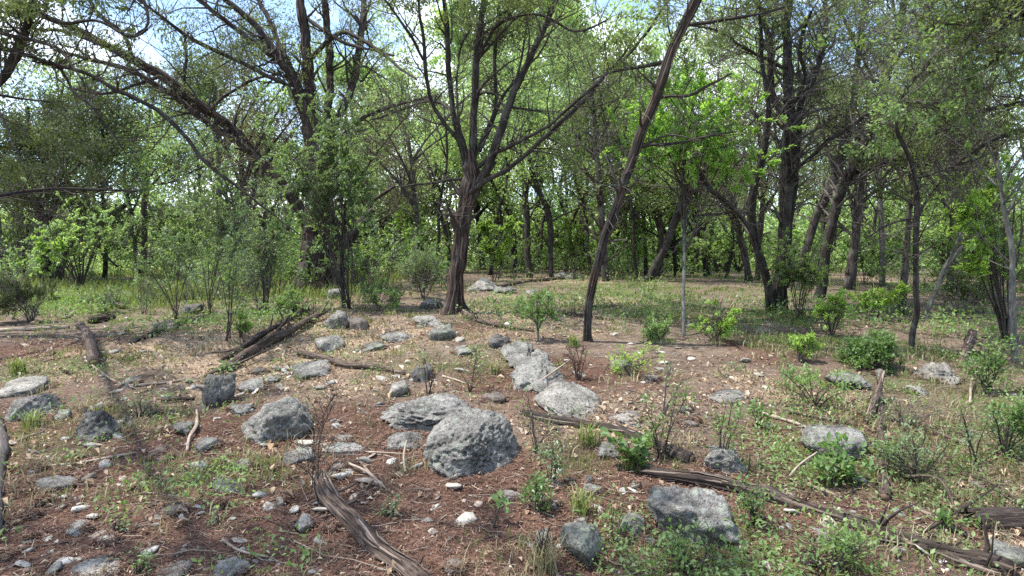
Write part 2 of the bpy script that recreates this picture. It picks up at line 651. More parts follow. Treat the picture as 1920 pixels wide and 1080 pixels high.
M['rock_tan'] = rock_mat('tan_limestone', (.11, .09, .075), (.20, .17, .145), (.30, .26, .225), (.30, .29, .24), .25, .3)
M['rock_green'] = rock_mat('lichen_limestone', (.105, .104, .089), (.195, .196, .168), (.295, .298, .255), (.33, .37, .26), .4, .85)


def stone_mat(name, a, b, c):
    m, nt = new_mat(name)
    geo = nd(nt, 'ShaderNodeNewGeometry')
    oi = nd(nt, 'ShaderNodeObjectInfo')
    col = ramp(nt, noise(nt, geo.outputs['Position'], 24, 5, .65), [(.32, a), (.5, b), (.68, c)])
    v = ramp(nt, oi.outputs['Random'], [(0, (.62, .60, .57)), (1, (1.15, 1.14, 1.12))])
    col = mixc(nt, 1.0, col, v, 'MULTIPLY')
    fine = noise(nt, geo.outputs['Position'], 110, 4, .65)
    bs = nd(nt, 'ShaderNodeBsdfPrincipled', Roughness=.9)
    bs.inputs['Specular IOR Level'].default_value = .2
    nt.links.new(col, bs.inputs['Base Color'])
    bp = nd(nt, 'ShaderNodeBump', Strength=.7, Distance=.008)
    nt.links.new(fine, bp.inputs['Height'])
    nt.links.new(bp.outputs['Normal'], bs.inputs['Normal'])
    out = nd(nt, 'ShaderNodeOutputMaterial')
    nt.links.new(bs.outputs[0], out.inputs['Surface'])
    return m


M['stone_pale'] = stone_mat('pale_stone', (.27, .25, .22), (.42, .40, .355), (.54, .52, .47))
M['stone_grey'] = stone_mat('grey_stone', (.15, .147, .14), (.26, .255, .24), (.36, .35, .325))
M['stone_tan'] = stone_mat('tan_stone', (.19, .155, .125), (.31, .26, .215), (.42, .365, .305))

# ------------------------------------------------------------------ where the different litters lie
def _blobs(lst):
    out = []
    for px, py, rx, ry, v in lst:
        g = ground_at(px, py)
        out.append((g[0], g[1], rx, ry, v))
    return out


B_NEEDLE = _blobs([(250, 950, 1.3, .9, 1), (700, 960, 1.4, .8, 1), (560, 860, .9, .7, 1), (950, 960, .8, .7, .8), (300, 820, 1.1, .6, .7),
                   (1700, 840, 1.0, .6, .7), (1480, 640, 1.2, .9, .7), (1150, 930, .6, .5, .5), (1010, 700, .6, .7, .6), (80, 660, 1.2, .8, .8),
                   (900, 620, .7, .7, .7), (1600, 1000, .8, .5, .4), (1500, 930, .7, .4, .5), (100, 1040, 1, .6, .9), (1680, 930, .6, .5, .6)])
B_LEAF = _blobs([(450, 640, 1.9, 1.4, 1), (300, 650, 1.5, 1.1, .9), (720, 620, 1.3, 1.2, .8), (600, 730, 1.2, .6, .45), (1150, 580, 1.6, 1.6, .7),
                 (1150, 790, .9, .7, .5), (1400, 700, 1.2, .9, .4), (200, 700, 1.2, .5, .6), (850, 740, .7, .5, .4), (1000, 590, 1.5, 1.2, .5)])
B_GREEN = _blobs([(60, 690, .9, .5, 1), (220, 790, .9, .4, .9), (80, 820, .8, .4, .8), (1300, 600, 2.2, 1.6, .6), (1250, 860, .6, .35, .9), (1150, 870, .5, .4, .8),
                  (700, 700, 1.2, .5, .5), (1500, 890, .8, .5, .6), (1750, 900, 1.0, .8, .6), (300, 540, 4.5, 3.0, 1), (150, 570, 3.0, 2.0, 1), (1650, 660, 1.4, 1.0, .9),
                  (1850, 780, 1.2, 1.5, .8), (420, 890, .6, .35, .5), (1200, 1040, 1.2, .4, .6), (850, 690, .8, .5, .5), (1250, 540, 6, 3, .4), (1600, 1050, 1.2, .4, .6)])


def mask(blobs, x, y, nz=.5, sc=1.6, seed=0.0):
    r = np.zeros_like(x)
    for bx, by, rx, ry, v in blobs:
        r = np.maximum(r, v * np.exp(-(((x - bx) / rx) ** 2 + ((y - by) / ry) ** 2) * .8))
    n = fbm(p3(x * sc, y * sc, seed), 3)
    return np.clip(r * 1.15 + nz * n - .08, 0, 1)


def m_needle(x, y):
    return np.clip(mask(B_NEEDLE, x, y, .55, 1.5, 5.) + .28 * (y < 7), 0, 1)


def m_leaf(x, y):
    return np.clip(mask(B_LEAF, x, y, .6, 1.1, 9.) + .55 * np.clip((y - 8) / 5, 0, 1) * np.clip(.3 + fbm(p3(x * .6, y * .35, 61.), 3) * 2, 0, 1), 0, 1)


def m_green(x, y):
    return np.clip(mask(B_GREEN, x, y, .75, 1.0, 13.) * .85 + .12 * np.clip((y - 9) / 6, 0, 1), 0, 1)


# ------------------------------------------------------------------ ground
def build_ground():
    nu, nv = 320, 290
    u = np.linspace(-1, 1, nu)
    u = np.sign(u) * (np.abs(u) * .55 + .45 * np.abs(u) ** 3) * 2.6
    e = np.linspace(0, 1, nv)
    yy = 2.0 + 4.0 * (np.exp(e * 4.45) - 1) / 1.0
    yy = np.concatenate([np.linspace(-30, -2, 14), np.linspace(-1, 1.96, 30), yy])
    Y, U = np.meshgrid(yy, u, indexing='ij')
    X = U * (np.abs(Y) * 1.0 + 3.5)
    Z = hgt(X, Y)
    near = np.clip((14 - Y) / 8, 0, 1)
    Z = Z + near * (.012 * fbm(p3(X * 7, Y * 7, 2.), 3) + .007 * fbm(p3(X * 26, Y * 26, 4.), 2))
    V = np.stack([X, Y, Z], -1).reshape(-1, 3)
    n0, n1 = Y.shape
    i = np.arange(n0 * n1).reshape(n0, n1)
    Q = np.stack([i[:-1, :-1], i[:-1, 1:], i[1:, 1:], i[1:, :-1]], -1).reshape(-1, 4)
    x, y = X.ravel(), Y.ravel()
    m, nt = new_mat('forest_floor')
    geo = nd(nt, 'ShaderNodeNewGeometry')
    P = geo.outputs['Position']

    def attr(n):
        return nd(nt, 'ShaderNodeAttribute', attribute_name=n).outputs['Fac']
    n_big = noise(nt, P, 2.2, 6, .65)
    n_mid = noise(nt, P, 14, 6, .7, .3)
    n_fine = noise(nt, P, 75, 4, .7, .5)
    n_grain = noise(nt, P, 260, 2, .6)
    soil = ramp(nt, n_mid, [(.3, (.085, .06, .045)), (.5, (.155, .118, .09)), (.7, (.25, .20, .155))])
    need = ramp(nt, n_fine, [(.3, (.036, .021, .015)), (.5, (.105, .059, .043)), (.7, (.21, .13, .093))])
    leaf = ramp(nt, n_fine, [(.3, (.13, .09, .06)), (.5, (.30, .225, .155)), (.72, (.50, .41, .30))])
    green = ramp(nt, n_fine, [(.3, (.045, .045, .022)), (.5, (.115, .11, .055)), (.72, (.22, .20, .12))])

    def sharp(a, k):
        s = nd(nt, 'ShaderNodeMath', operation='MULTIPLY_ADD')
        nt.links.new(n_mid, s.inputs[0])
        s.inputs[1].default_value = 1.1
        nt.links.new(a, s.inputs[2])
        r = nd(nt, 'ShaderNodeMapRange')
        nt.links.new(s.outputs[0], r.inputs['Value'])
        r.inputs['From Min'].default_value = k
        r.inputs['From Max'].default_value = k + .4
        return r.outputs[0]
    c = mixc(nt, sharp(attr('needle'), .75), soil, need)
    c = mixc(nt, sharp(attr('leaf'), .85), c, leaf)
    c = mixc(nt, sharp(attr('green'), .90), c, green)
    g = ramp(nt, n_grain, [(.3, (.7, .7, .7)), (.6, (1.15, 1.15, 1.15))])
    c = mixc(nt, .8, c, g, 'MULTIPLY')
    dk = ramp(nt, n_big, [(.30, (.50, .47, .45)), (.48, (.95, .95, .95)), (.68, (1.3, 1.27, 1.2))])
    c = mixc(nt, .9, c, dk, 'MULTIPLY')
    b = nd(nt, 'ShaderNodeBsdfPrincipled', Roughness=.95)
    b.inputs['Specular IOR Level'].default_value = .1
    nt.links.new(c, b.inputs['Base Color'])
    hh = mixc(nt, .5, n_fine, n_mid)
    bp = nd(nt, 'ShaderNodeBump', Strength=.9, Distance=.03)
    nt.links.new(hh, bp.inputs['Height'])
    nt.links.new(bp.outputs['Normal'], b.inputs['Normal'])
    out = nd(nt, 'ShaderNodeOutputMaterial')
    nt.links.new(b.outputs[0], out.inputs['Surface'])
    me = make_mesh('ground', V, [Q], m, True, {'needle': m_needle(x, y), 'leaf': m_leaf(x, y), 'green': m_green(x, y)})
    tag(link('ground', me), 'forest floor of reddish litter, leaves and thin grass', kind='structure')


build_ground()

# ------------------------------------------------------------------ rocks
_ICO = {}


def ico(k):
    if k not in _ICO:
        bm = bmesh.new()
        bmesh.ops.create_icosphere(bm, subdivisions=k, radius=1)
        V = np.array([v.co[:] for v in bm.verts])
        T = np.array([[v.index for v in f.verts] for f in bm.faces])
        bm.free()
        _ICO[k] = (V, T)
    return _ICO[k]


def rock_shape(sub, seed, ang=.6, pits=0, rough=.10, planes=11, pit_size=(.05, .13), pit_depth=.5, undercut=0.0):
    """unit rock: a rounded polytope with lumps and pits"""
    D, T = ico(sub)
    rng = np.random.default_rng(seed)
    nrm = rand_dirs(planes, rng)
    nrm = np.vstack([nrm, [[0, 0, 1], [0, 0, -1]]])
    dist = rng.uniform(.62, .95, len(nrm))
    dist[-2] = rng.uniform(.6, .8)
    c = np.clip(D @ nrm.T, 1e-3, None)
    rk = dist[None] / c
    p = 5 + 16 * ang
    rk = np.concatenate([rk, np.full((len(D), 1), 1.0 + .45 * ang)], 1)
    r = (np.sum(rk ** (-p), axis=1)) ** (-1 / p)
    r = r / r.mean() * .85
    r = r * (1 + rough * 2.0 * fbm(D * 1.6 + seed * 3.1, 3) + rough * 1.2 * fbm(D * 5 + seed, 3))
    if sub >= 4:
        r = r * (1 + rough * .4 * fbm(D * 15 + seed, 3))
    if pits:
        S = rand_dirs(pits, rng)
        S = S[S[:, 2] > -.35]
        w = rng.uniform(pit_size[0], pit_size[1], len(S)) * rng.uniform(.5, 1.1, len(S))
        for s, k in zip(S, w):
            q = D - s
            q = q + .35 * k * np.stack([vnoise(D * 9), vnoise(D * 9 + 7), vnoise(D * 9 + 13)], -1) if False else q
            d2 = (q ** 2).sum(1) / k ** 2
            near = d2 < 6
            r[near] *= 1 - pit_depth * k * np.exp(-d2[near] ** 2)
    V = D * r[:, None]
    V[:, :2] *= 1 + .22 * np.clip(-V[:, 2:3], 0, 1)
    if undercut:
        lo = np.clip(-V[:, 2:3] - .0, 0, 1)
        V[:, :2] *= 1 - undercut * lo
    return V, T


def place_rock(name, label, cat, bbox, mat, seed=0, sub=4, k=.7, rot=0.0, sink=.28, tilt=(0, 0), group=None, dmax=1.5, **kw):
    """fit a rock standing on the ground to a box of the photograph. k = height / depth"""
    x0, y0, x1, y1 = bbox
    V, T = rock_shape(sub, seed, **kw)
    ca, sa = math.cos(rot), math.sin(rot)
    R = np.array([[ca, -sa, 0], [sa, ca, 0], [0, 0, 1]])
    tx, ty = tilt
    Rx = np.array([[1, 0, 0], [0, math.cos(tx), -math.sin(tx)], [0, math.sin(tx), math.cos(tx)]])
    Ry = np.array([[math.cos(ty), 0, math.sin(ty)], [0, 1, 0], [-math.sin(ty), 0, math.cos(ty)]])
    V = V @ R.T
    V = V - (V.max(0) + V.min(0)) / 2
    V = V / (V.max(0) - V.min(0))
    g = ground_at((x0 + x1) / 2, y1)
    W = (x1 - x0) / F * (g[1])
    Dp = W * .7
    cx, cy = g[0], g[1] + Dp * .4
    for it in range(7):
        S = V * np.array([W, Dp, Dp * k])
        S = S @ Rx.T @ Ry.T
        H = S[:, 2].max() - S[:, 2].min()
        cz = float(hgt(cx, cy)) + H * (.5 - sink)
        Wp = S + np.array([cx, cy, cz])
        vis = Wp[:, 2] > hgt(Wp[:, 0], Wp[:, 1])
        if vis.sum() < 5:
            vis[:] = True
        u, v, d = project(Wp[vis])
        W *= np.clip((x1 - x0) / max(u.max() - u.min(), 1), .5, 2)
        Dp *= np.clip((y1 - y0) / max(v.max() - v.min(), 1), .6, 1.7) ** .8
        Dp = min(Dp, W * dmax)
        cx += ((x0 + x1) / 2 - (u.max() + u.min()) / 2) / F * cy
        fy = ground_at((x0 + x1) / 2, y1)[1] - ground_at((x0 + x1) / 2, min(v.max(), 1300))[1]
        cy += .8 * fy
    me = make_mesh(name, S, [T], mat, True)
    o = link(name, me, None, (cx, cy, cz))
    return tag(o, label, cat, group)


G, DK, PL, TN, GR = M['rock_grey'], M['rock_dark'], M['rock_pale'], M['rock_tan'], M['rock_green']
# name, label, box, material, options
ROCKS = [
 ('boulder', 'largest grey boulder, thickly pocked with pits, dark underneath, mid foreground', (794, 762, 976, 897), G, dict(sub=6, seed=4, k=.48, ang=.3, pits=1000, rough=.06, pit_size=(.028, .075), pit_depth=1.6, sink=.34, planes=6, tilt=(.16, 0))),
 ('boulder', 'low pitted rock with hollow dark left side, joined behind the largest boulder', (712, 737, 905, 812), G, dict(sub=5, seed=8, k=.32, ang=.3, pits=300, rough=.15, pit_size=(.06, .14), pit_depth=1.8, sink=.3, tilt=(.15, 0))),
 ('boulder', 'big angular boulder with pale lichened top and blackish right face', (1213, 908, 1402, 1032), G, dict(sub=5, seed=12, k=.5, ang=.9, pits=160, rough=.13, planes=7, sink=.4, pit_size=(.04, .10), pit_depth=1.2, tilt=(.1, .15))),
 ('boulder', 'rounded rough grey boulder behind the bare thorny twigs, left of centre', (450, 742, 590, 834), G, dict(sub=5, seed=21, k=.5, ang=.35, pits=160, rough=.13, sink=.42, pit_size=(.06, .14), pit_depth=1.0, tilt=(.1, 0))),
 ('boulder', 'upright blocky dark stone with fresh green leaves on its top', (378, 698, 443, 765), DK, dict(sub=5, seed=33, k=1.1, ang=.8, pits=20, rough=.12, sink=.3)),
 ('boulder', 'dark slanted rock full of deep round holes at the left', (135, 768, 231, 828), DK, dict(sub=5, seed=44, k=.7, ang=.3, pits=90, rough=.1, pit_size=(.07, .16), pit_depth=1.2, sink=.38, tilt=(0, -.12))),
 ('boulder', 'long angular slab rising to the right near the left edge', (8, 737, 121, 791), G, dict(sub=5, seed=55, k=.5, ang=.9, rough=.12, planes=8, sink=.4, tilt=(0, -.1))),
 ('boulder', 'square flat-faced grey slab standing in the bottom foreground', (1050, 977, 1132, 1062), GR, dict(sub=5, seed=66, k=.8, ang=.95, rough=.07, planes=7, sink=.35)),
 ('boulder', 'wide smooth-topped grey rock behind the broad-leaved bush at right', (1500, 795, 1630, 868), G, dict(sub=5, seed=77, k=.5, ang=.3, pits=60, rough=.1, sink=.48, pit_size=(.03, .07))),
 ('boulder', 'pale pitted slab sloping down to the right above the thin dead trunk', (1000, 713, 1126, 792), PL, dict(sub=5, seed=88, k=.14, dmax=3.0, ang=.5, pits=200, rough=.09, pit_size=(.04, .09), pit_depth=1.6, sink=.35, rot=.3, tilt=(.34, .12))),
 ('boulder', 'long weathered outcrop with a ragged bluish grey face in the centre', (955, 650, 1062, 738), G, dict(sub=5, seed=91, k=.22, dmax=3.0, ang=.8, pits=110, rough=.2, sink=.42, tilt=(.26, 0))),
 ('rock', 'low ragged ledge at the upper left end of the long weathered outcrop', (938, 640, 1000, 690), G, dict(sub=5, seed=92, k=.3, dmax=2.5, rough=.2, tilt=(.2, 0))),
 ('boulder', 'grey knobbly boulder lying just above the long fallen log', (1318, 833, 1400, 888), G, dict(sub=5, seed=101, k=.7, ang=.5, pits=40, rough=.14, sink=.42)),
 ('rock', 'small grey leaning rock against the big lichened boulder', (1162, 950, 1217, 1006), GR, dict(seed=111, k=1.0, ang=.8)),
 ('rock', 'low grey stone under the left corner of the big lichened boulder', (1203, 998, 1240, 1032), G, dict(seed=112, k=.8)),
 ('rock', 'dark cracked rock with a sharp left shadow, left of the largest boulder', (722, 808, 792, 843), G, dict(seed=121, k=.6, ang=.8, pits=20)),
 ('rock', 'dark wedge of rock pointing up behind a pale block', (767, 678, 811, 717), DK, dict(seed=131, k=1.0, ang=.95, planes=6)),
 ('rock', 'pale upright block beside the dark wedge of rock', (729, 703, 766, 743), PL, dict(seed=132, k=1.0, ang=.8)),
 ('rock', 'whitish jagged rock at the upper end of the two crossed logs', (590, 622, 648, 659), PL, dict(seed=141, k=.8, ang=.85, rough=.14)),
 ('rock', 'grey peaked rock behind the whitish jagged one', (605, 581, 665, 617), G, dict(seed=142, k=.9, ang=.8, rough=.12)),
 ('rock', 'thin leaning pinkish rock touching the grey peaked one', (655, 582, 691, 617), TN, dict(seed=143, k=1.1, ang=.85)),
 ('rock', 'flat grey ledge in leaf litter below the main juniper', (712, 622, 772, 643), G, dict(seed=151, k=.4, rough=.12)),
 ('rock', 'flat pale rock touching the foot of the main juniper', (773, 590, 832, 612), PL, dict(seed=152, k=.4, sink=.3)),
 ('rock', 'rounded mossy green rock just below the main juniper', (802, 605, 857, 638), GR, dict(seed=153, k=.7)),
 ('rock', 'thin flat mossy rock among grass left of the main juniper', (677, 640, 722, 659), GR, dict(seed=154, k=.4)),
 ('rock', 'small grey ledge half buried below the red bare shrub', (850, 648, 896, 669), G, dict(seed=155, k=.45)),
 ('rock', 'brownish rounded rock in weeds behind the largest boulder', (903, 730, 952, 758), TN, dict(seed=156, k=.6)),
 ('rock', 'dark rock tucked behind the main juniper at its left', (788, 558, 832, 580), DK, dict(seed=157, k=.7)),
 ('rock', 'medium blue-grey rock in the red litter left of the curved pale stick', (322, 768, 368, 815), DK, dict(seed=161, k=.8, ang=.8)),
 ('rock', 'almost black jagged rock right of the curved pale stick', (362, 817, 417, 850), DK, dict(seed=162, k=.6, ang=.9, rough=.14)),
 ('rock', 'dark flat rock crossed by a pale stick in the left foreground', (66, 890, 147, 924), DK, dict(seed=163, k=.45, ang=.6, rough=.1)),
 ('rock', 'small green-grey rock at the right end of the long angular slab', (100, 758, 136, 789), GR, dict(seed=164, k=.8)),
 ('rock', 'flat rock in yellow grass behind the holed dark rock', (153, 742, 211, 773), GR, dict(seed=165, k=.5)),
 ('rock', 'broad flat pale bedrock at the far left edge', (-15, 704, 92, 746), PL, dict(seed=166, k=.25, rough=.12, sink=.35)),
 ('rock', 'thin flat slab in dry grass, upper left of the upright dark stone', (214, 701, 267, 728), G, dict(seed=167, k=.35)),
 ('rock', 'small blue-grey rock behind the spiky plant at left', (275, 758, 306, 781), G, dict(seed=168, k=.7)),
 ('rock', 'flat light and dark streaked rock alone in the red litter', (394, 893, 459, 926), G, dict(seed=169, k=.45, rough=.16)),
 ('rock', 'double-humped pale rock in red litter under the rounded boulder', (433, 858, 476, 886), PL, dict(seed=170, k=.6)),
 ('rock', 'smooth pale shard with a pointed tail in the left foreground', (122, 972, 173, 1006), PL, dict(seed=171, k=.5, ang=.9, rough=.04, planes=5)),
 ('rock', 'small rounded grey cobble near the left edge', (48, 959, 77, 974), G, dict(seed=172, k=.8, ang=.1)),
 ('rock', 'white broken piece beside a green sprig at lower left', (180, 999, 222, 1022), PL, dict(seed=173, k=.5, ang=.9)),
 ('rock', 'chalky white angular chip at lower left', (40, 999, 69, 1020), PL, dict(seed=174, k=.6, ang=.9)),
 ('rock', 'long pale flat slab cut by the bottom edge at left', (124, 1040, 229, 1092), PL, dict(seed=175, k=.3, ang=.7, rot=.2)),
 ('rock', 'brownish grey domed rock cut by the bottom edge', (284, 1040, 361, 1100), TN, dict(seed=176, k=.6)),
 ('rock', 'rough pale rock in grass cut by the bottom edge', (397, 1042, 471, 1100), PL, dict(seed=177, k=.7, pits=30, rough=.14)),
 ('rock', 'pale flake in the bottom left corner', (-10, 1036, 25, 1054), PL, dict(seed=178, k=.4)),
 ('rock', 'small bluish rock with white patch left of the foreground log', (509, 926, 538, 952), G, dict(seed=179, k=.8)),
 ('rock', 'squarish grey rock beside the lower half of the foreground log', (549, 962, 595, 998), G, dict(seed=180, k=.8, ang=.8)),
 ('rock', 'little pale flat rock touching the foreground log', (607, 982, 634, 999), PL, dict(seed=181, k=.6)),
 ('rock', 'flat tan slab sunk level with the red litter', (288, 938, 357, 976), TN, dict(seed=182, k=.12, sink=.4, ang=.9, rot=.4)),
 ('rock', 'smooth oval white stone beside a faint green sprig', (397, 936, 426, 956), PL, dict(seed=183, k=.5, ang=.1, rough=.03)),
 ('rock', 'half buried pinkish stone below the blue-grey rock', (279, 830, 321, 857), TN, dict(seed=184, k=.4, sink=.35)),
 ('rock', 'thin bright flake lying under the half buried pinkish stone', (282, 852, 328, 869), PL, dict(seed=185, k=.25)),
 ('rock', 'flat bluish slab left of the rounded rough boulder', (428, 753, 477, 779), G, dict(seed=186, k=.4)),
 ('rock', 'dark grey rock at the foot of the leafy thicket shrub', (335, 562, 383, 590), DK, dict(seed=187, k=.7)),
 ('rock', 'brown-grey rock under the thin stems of the thicket shrub', (275, 594, 336, 623), TN, dict(seed=188, k=.7, rough=.16)),
 ('rock', 'wide low grey rock behind the upright dark stone', (443, 704, 503, 737), G, dict(seed=189, k=.4, rough=.14)),
 ('rock', 'small dark-topped rock on the low ledge near the crossed logs', (468, 687, 502, 703), DK, dict(seed=190, k=.5)),
 ('rock', 'thin grey flat rock right of the dark-topped one', (495, 696, 531, 720), G, dict(seed=191, k=.5)),
 ('rock', 'broad dull rock behind the rounded boulder, under the dead branch', (547, 674, 622, 713), G, dict(seed=192, k=.45, rough=.13)),
 ('rock', 'mottled flat rock in the shade behind the bare thorny twigs', (529, 830, 592, 872), G, dict(seed=193, k=.4)),
 ('rock', 'pinkish triangular chip at the end of a pale stick', (47, 874, 79, 891), TN, dict(seed=194, k=.7, ang=.9, planes=5)),
 ('rock', 'cluster-like low white rock left of the flat tan slab', (60, 931, 101, 951), PL, dict(seed=195, k=.4, rough=.2)),
 ('rock', 'white curved chip leaning on a flat grey rock, mid left', (620, 813, 664, 836), PL, dict(seed=196, k=.6, ang=.9)),
 ('rock', 'flat grey layered rock under the white curved chip', (604, 828, 687, 853), G, dict(seed=197, k=.3, rough=.14)),
 ('rock', 'low dull rock just above the top of the foreground log', (611, 862, 657, 889), G, dict(seed=198, k=.4)),
 ('rock', 'pale pebble-like rock left of the green foreground herb', (934, 917, 982, 941), PL, dict(seed=199, k=.5)),
 ('rock', 'small white rock right of the green foreground herb', (1031, 932, 1053, 956), PL, dict(seed=200, k=.9)),
 ('rock', 'upright knob of dark rock perched behind a rounder one', (1093, 880, 1118, 914), DK, dict(seed=201, k=1.4)),
 ('rock', 'rounded grey rock in front of the upright dark knob', (1090, 905, 1133, 931), G, dict(seed=202, k=.8)),
 ('rock', 'pale crumbling rock wrapped in dry stems near the bottom', (1003, 985, 1034, 1022), PL, dict(seed=203, k=1.0, rough=.2)),
 ('rock', 'small brownish dome between log and standing slab at the bottom', (832, 1047, 877, 1077), TN, dict(seed=204, k=.7)),
 ('rock', 'grey rock half hidden behind the heart-leaved plant', (1120, 828, 1163, 860), G, dict(seed=205, k=.9)),
 ('rock', 'flat white bedrock patch right of the sloping pitted slab', (1138, 768, 1203, 802), PL, dict(seed=206, k=.15, sink=.35, rough=.15)),
 ('rock', 'small grey rock in sprouts right of the leaning trunk', (1144, 673, 1186, 693), GR, dict(seed=207, k=.6)),
 ('rock', 'little pale wedge standing on needles above the lichened boulder', (1181, 897, 1201, 917), PL, dict(seed=208, k=1.1, ang=.9)),
 ('rock', 'thin flat slab in the twigs behind the long fallen log', (1273, 787, 1317, 801), G, dict(seed=209, k=.3)),
 ('rock', 'broad flat grey ledge under spindly saplings right of centre', (1323, 727, 1412, 757), G, dict(seed=210, k=.2, rough=.15, sink=.35)),
 ('rock', 'rough grey rock behind the round green bush', (1543, 686, 1636, 731), G, dict(seed=211, k=.5, rough=.14, sub=5)),
 ('rock', 'large shattered pale outcrop beyond the thin right-hand trunk', (1710, 661, 1802, 723), PL, dict(seed=212, k=.6, rough=.24, ang=.9, sub=5)),
 ('rock', 'small bright rock below the shattered pale outcrop', (1694, 714, 1743, 741), PL, dict(seed=213, k=.6, ang=.8)),
 ('rock', 'whitish lump against the lower side of the long fallen log', (1519, 985, 1562, 1019), PL, dict(seed=214, k=.7, rough=.2)),
 ('rock', 'grey rounded rock at the mouth of the hollow log, bottom right', (1853, 1007, 1930, 1063), GR, dict(seed=215, k=.8)),
 ('rock', 'pinkish upright rock above the hollow log at right', (1817, 887, 1851, 923), TN, dict(seed=216, k=1.0)),
 ('rock', 'smooth pale dome in the distance between two right-hand trunks', (1621, 587, 1649, 603), PL, dict(seed=217, k=.7, ang=.1, rough=.04)),
 ('rock', 'pale block on top of the rough grey rock behind the bush', (1588, 671, 1632, 691), PL, dict(seed=218, k=.7, ang=.9)),
 ('rock', 'narrow grey stone beside bright green undergrowth at right', (1639, 685, 1657, 706), G, dict(seed=219, k=1.2)),
 ('rock', 'grey broken rock in weeds at the bottom right', (1497, 1030, 1543, 1062), G, dict(seed=220, k=.6, rough=.2)),
 ('rock', 'pale hump behind the main juniper to its right', (875, 520, 935, 546), PL, dict(seed=221, k=.5, rough=.12)),
 ('rock', 'grey low rock in the distance right of the main juniper', (925, 534, 968, 551), G, dict(seed=222, k=.4)),
 ('rock', 'grey rock at the foot of the stout left juniper', (612, 520, 652, 560), G, dict(seed=223, k=.9)),
 ('rock', 'dark knobbed ledge right of the mossy rock, under the tree roots', (915, 618, 960, 652), DK, dict(seed=224, k=.7, rough=.16)),
 ('rock', 'small dim rock beside the dark ledge in the centre', (955, 638, 985, 655), G, dict(seed=225, k=.7)),
 ('rock', 'pale flat ledge at the crest in the distance', (1018, 506, 1098, 524), PL, dict(seed=226, k=.3, rough=.12)),
 ('rock', 'small pale rock by the leaf litter far right of the main trunk', (985, 540, 1012, 552), PL, dict(seed=227, k=.6)),
 ('rock', 'round grey rock in right undergrowth below the mottled trunk', (1795, 655, 1825, 682), G, dict(seed=228, k=.9)),
 ('rock', 'pale flat rock left in the wet dark soil near the curved stub', (190, 612, 232, 630), PL, dict(seed=229, k=.3)),
 ('rock', 'small dark stone in sunlit soil below the curved stub', (85, 655, 108, 668), DK, dict(seed=230, k=.7)),
 ('rock', 'low tan ledge right of the white bedrock patch', (1200, 700, 1240, 716), TN, dict(seed=231, k=.3)),
 ('rock', 'flat grey-white flake above the fallen log, beside dry twigs', (1262, 760, 1300, 772), PL, dict(seed=232, k=.3)),
]
ROCK_POS = []
for i, (nm, lb, bb, mt, kw) in enumerate(ROCKS):
    kw = dict(kw)
    if 'sub' not in kw:
        kw['sub'] = 4 if (bb[2] - bb[0]) > 42 else 3
    kw.setdefault('rough', .15)
    if nm == 'rock':
        kw['k'] = kw['k'] * .62
        kw.setdefault('sink', .45)
        kw.setdefault('ang', .95)
        kw.setdefault('planes', 9)
        kw.setdefault('tilt', (.10, 0))
        kw.setdefault('pits', 16)
        kw.setdefault('pit_size', (.08, .2))
    o = place_rock(nm, lb, nm, bb, mt, **kw)
    ROCK_POS.append((o.location[0], o.location[1], max(o.dimensions[0], .02) / 2))

# a few dozen loose stones, told apart by tone and by what they lie next to
MARKS = [('the largest pitted boulder', 880, 890), ('the foreground log', 690, 960), ('the big lichened boulder', 1300, 1010), ('the rounded rough boulder', 520, 825),
         ('the long fallen log', 1500, 900), ('the main juniper foot', 850, 600), ('the curved pale stick', 350, 850), ('the holed dark rock', 185, 820),
         ('the sloping pitted slab', 1080, 770), ('the round green bush', 1530, 750), ('the leaning trunk foot', 1100, 645), ('the crossed logs', 510, 650),
         ('the bottom left corner', 60, 1040), ('the right-hand grey boulder', 1560, 860), ('the standing square slab', 1090, 1050), ('the shattered pale outcrop', 1750, 710),
         ('the curved stub of wood', 165, 680), ('the flat grey ledge', 1370, 750)]
MARK_P = [(n, ground_at(a, b)) for n, a, b in MARKS]
_stones = []
for q in range(14):
    V, T = rock_shape(2, 500 + q, ang=.8, rough=.12, planes=7)
    V = V * np.array([1, .75, .5])
    for tone, mt in (('pale', M['stone_pale']), ('grey', M['stone_grey']), ('tan', M['stone_tan'])):
        _stones.append((tone, make_mesh('stone', V, [T], mt, True)))
rs = np.random.default_rng(5)
CAND = []
zones = [(20, 860, 420, 1075, 60, 'pale'), (180, 620, 620, 740, 34, 'grey'), (440, 690, 800, 800, 26, 'pale'), (250, 700, 560, 880, 20, 'grey'), (0, 740, 300, 900, 14, 'grey'), (420, 850, 800, 1075, 26, ''), (800, 900, 1200, 1075, 30, 'pale'), (380, 780, 800, 960, 30, 'pale'), (650, 600, 1100, 720, 26, 'pale'), (200, 690, 560, 760, 14, 'grey'),
         (1140, 640, 1440, 760, 40, 'pale'), (640, 640, 900, 740, 18, 'pale'), (1200, 1030, 1900, 1078, 10, 'grey'), (1400, 900, 1800, 1020, 14, ''),
         (0, 620, 230, 700, 16, 'pale'), (560, 790, 760, 880, 12, 'pale'), (980, 820, 1180, 960, 10, ''), (600, 560, 1050, 640, 18, 'pale'), (1250, 760, 1560, 870, 12, 'tan'), (1100, 560, 1460, 630, 16, 'pale')]
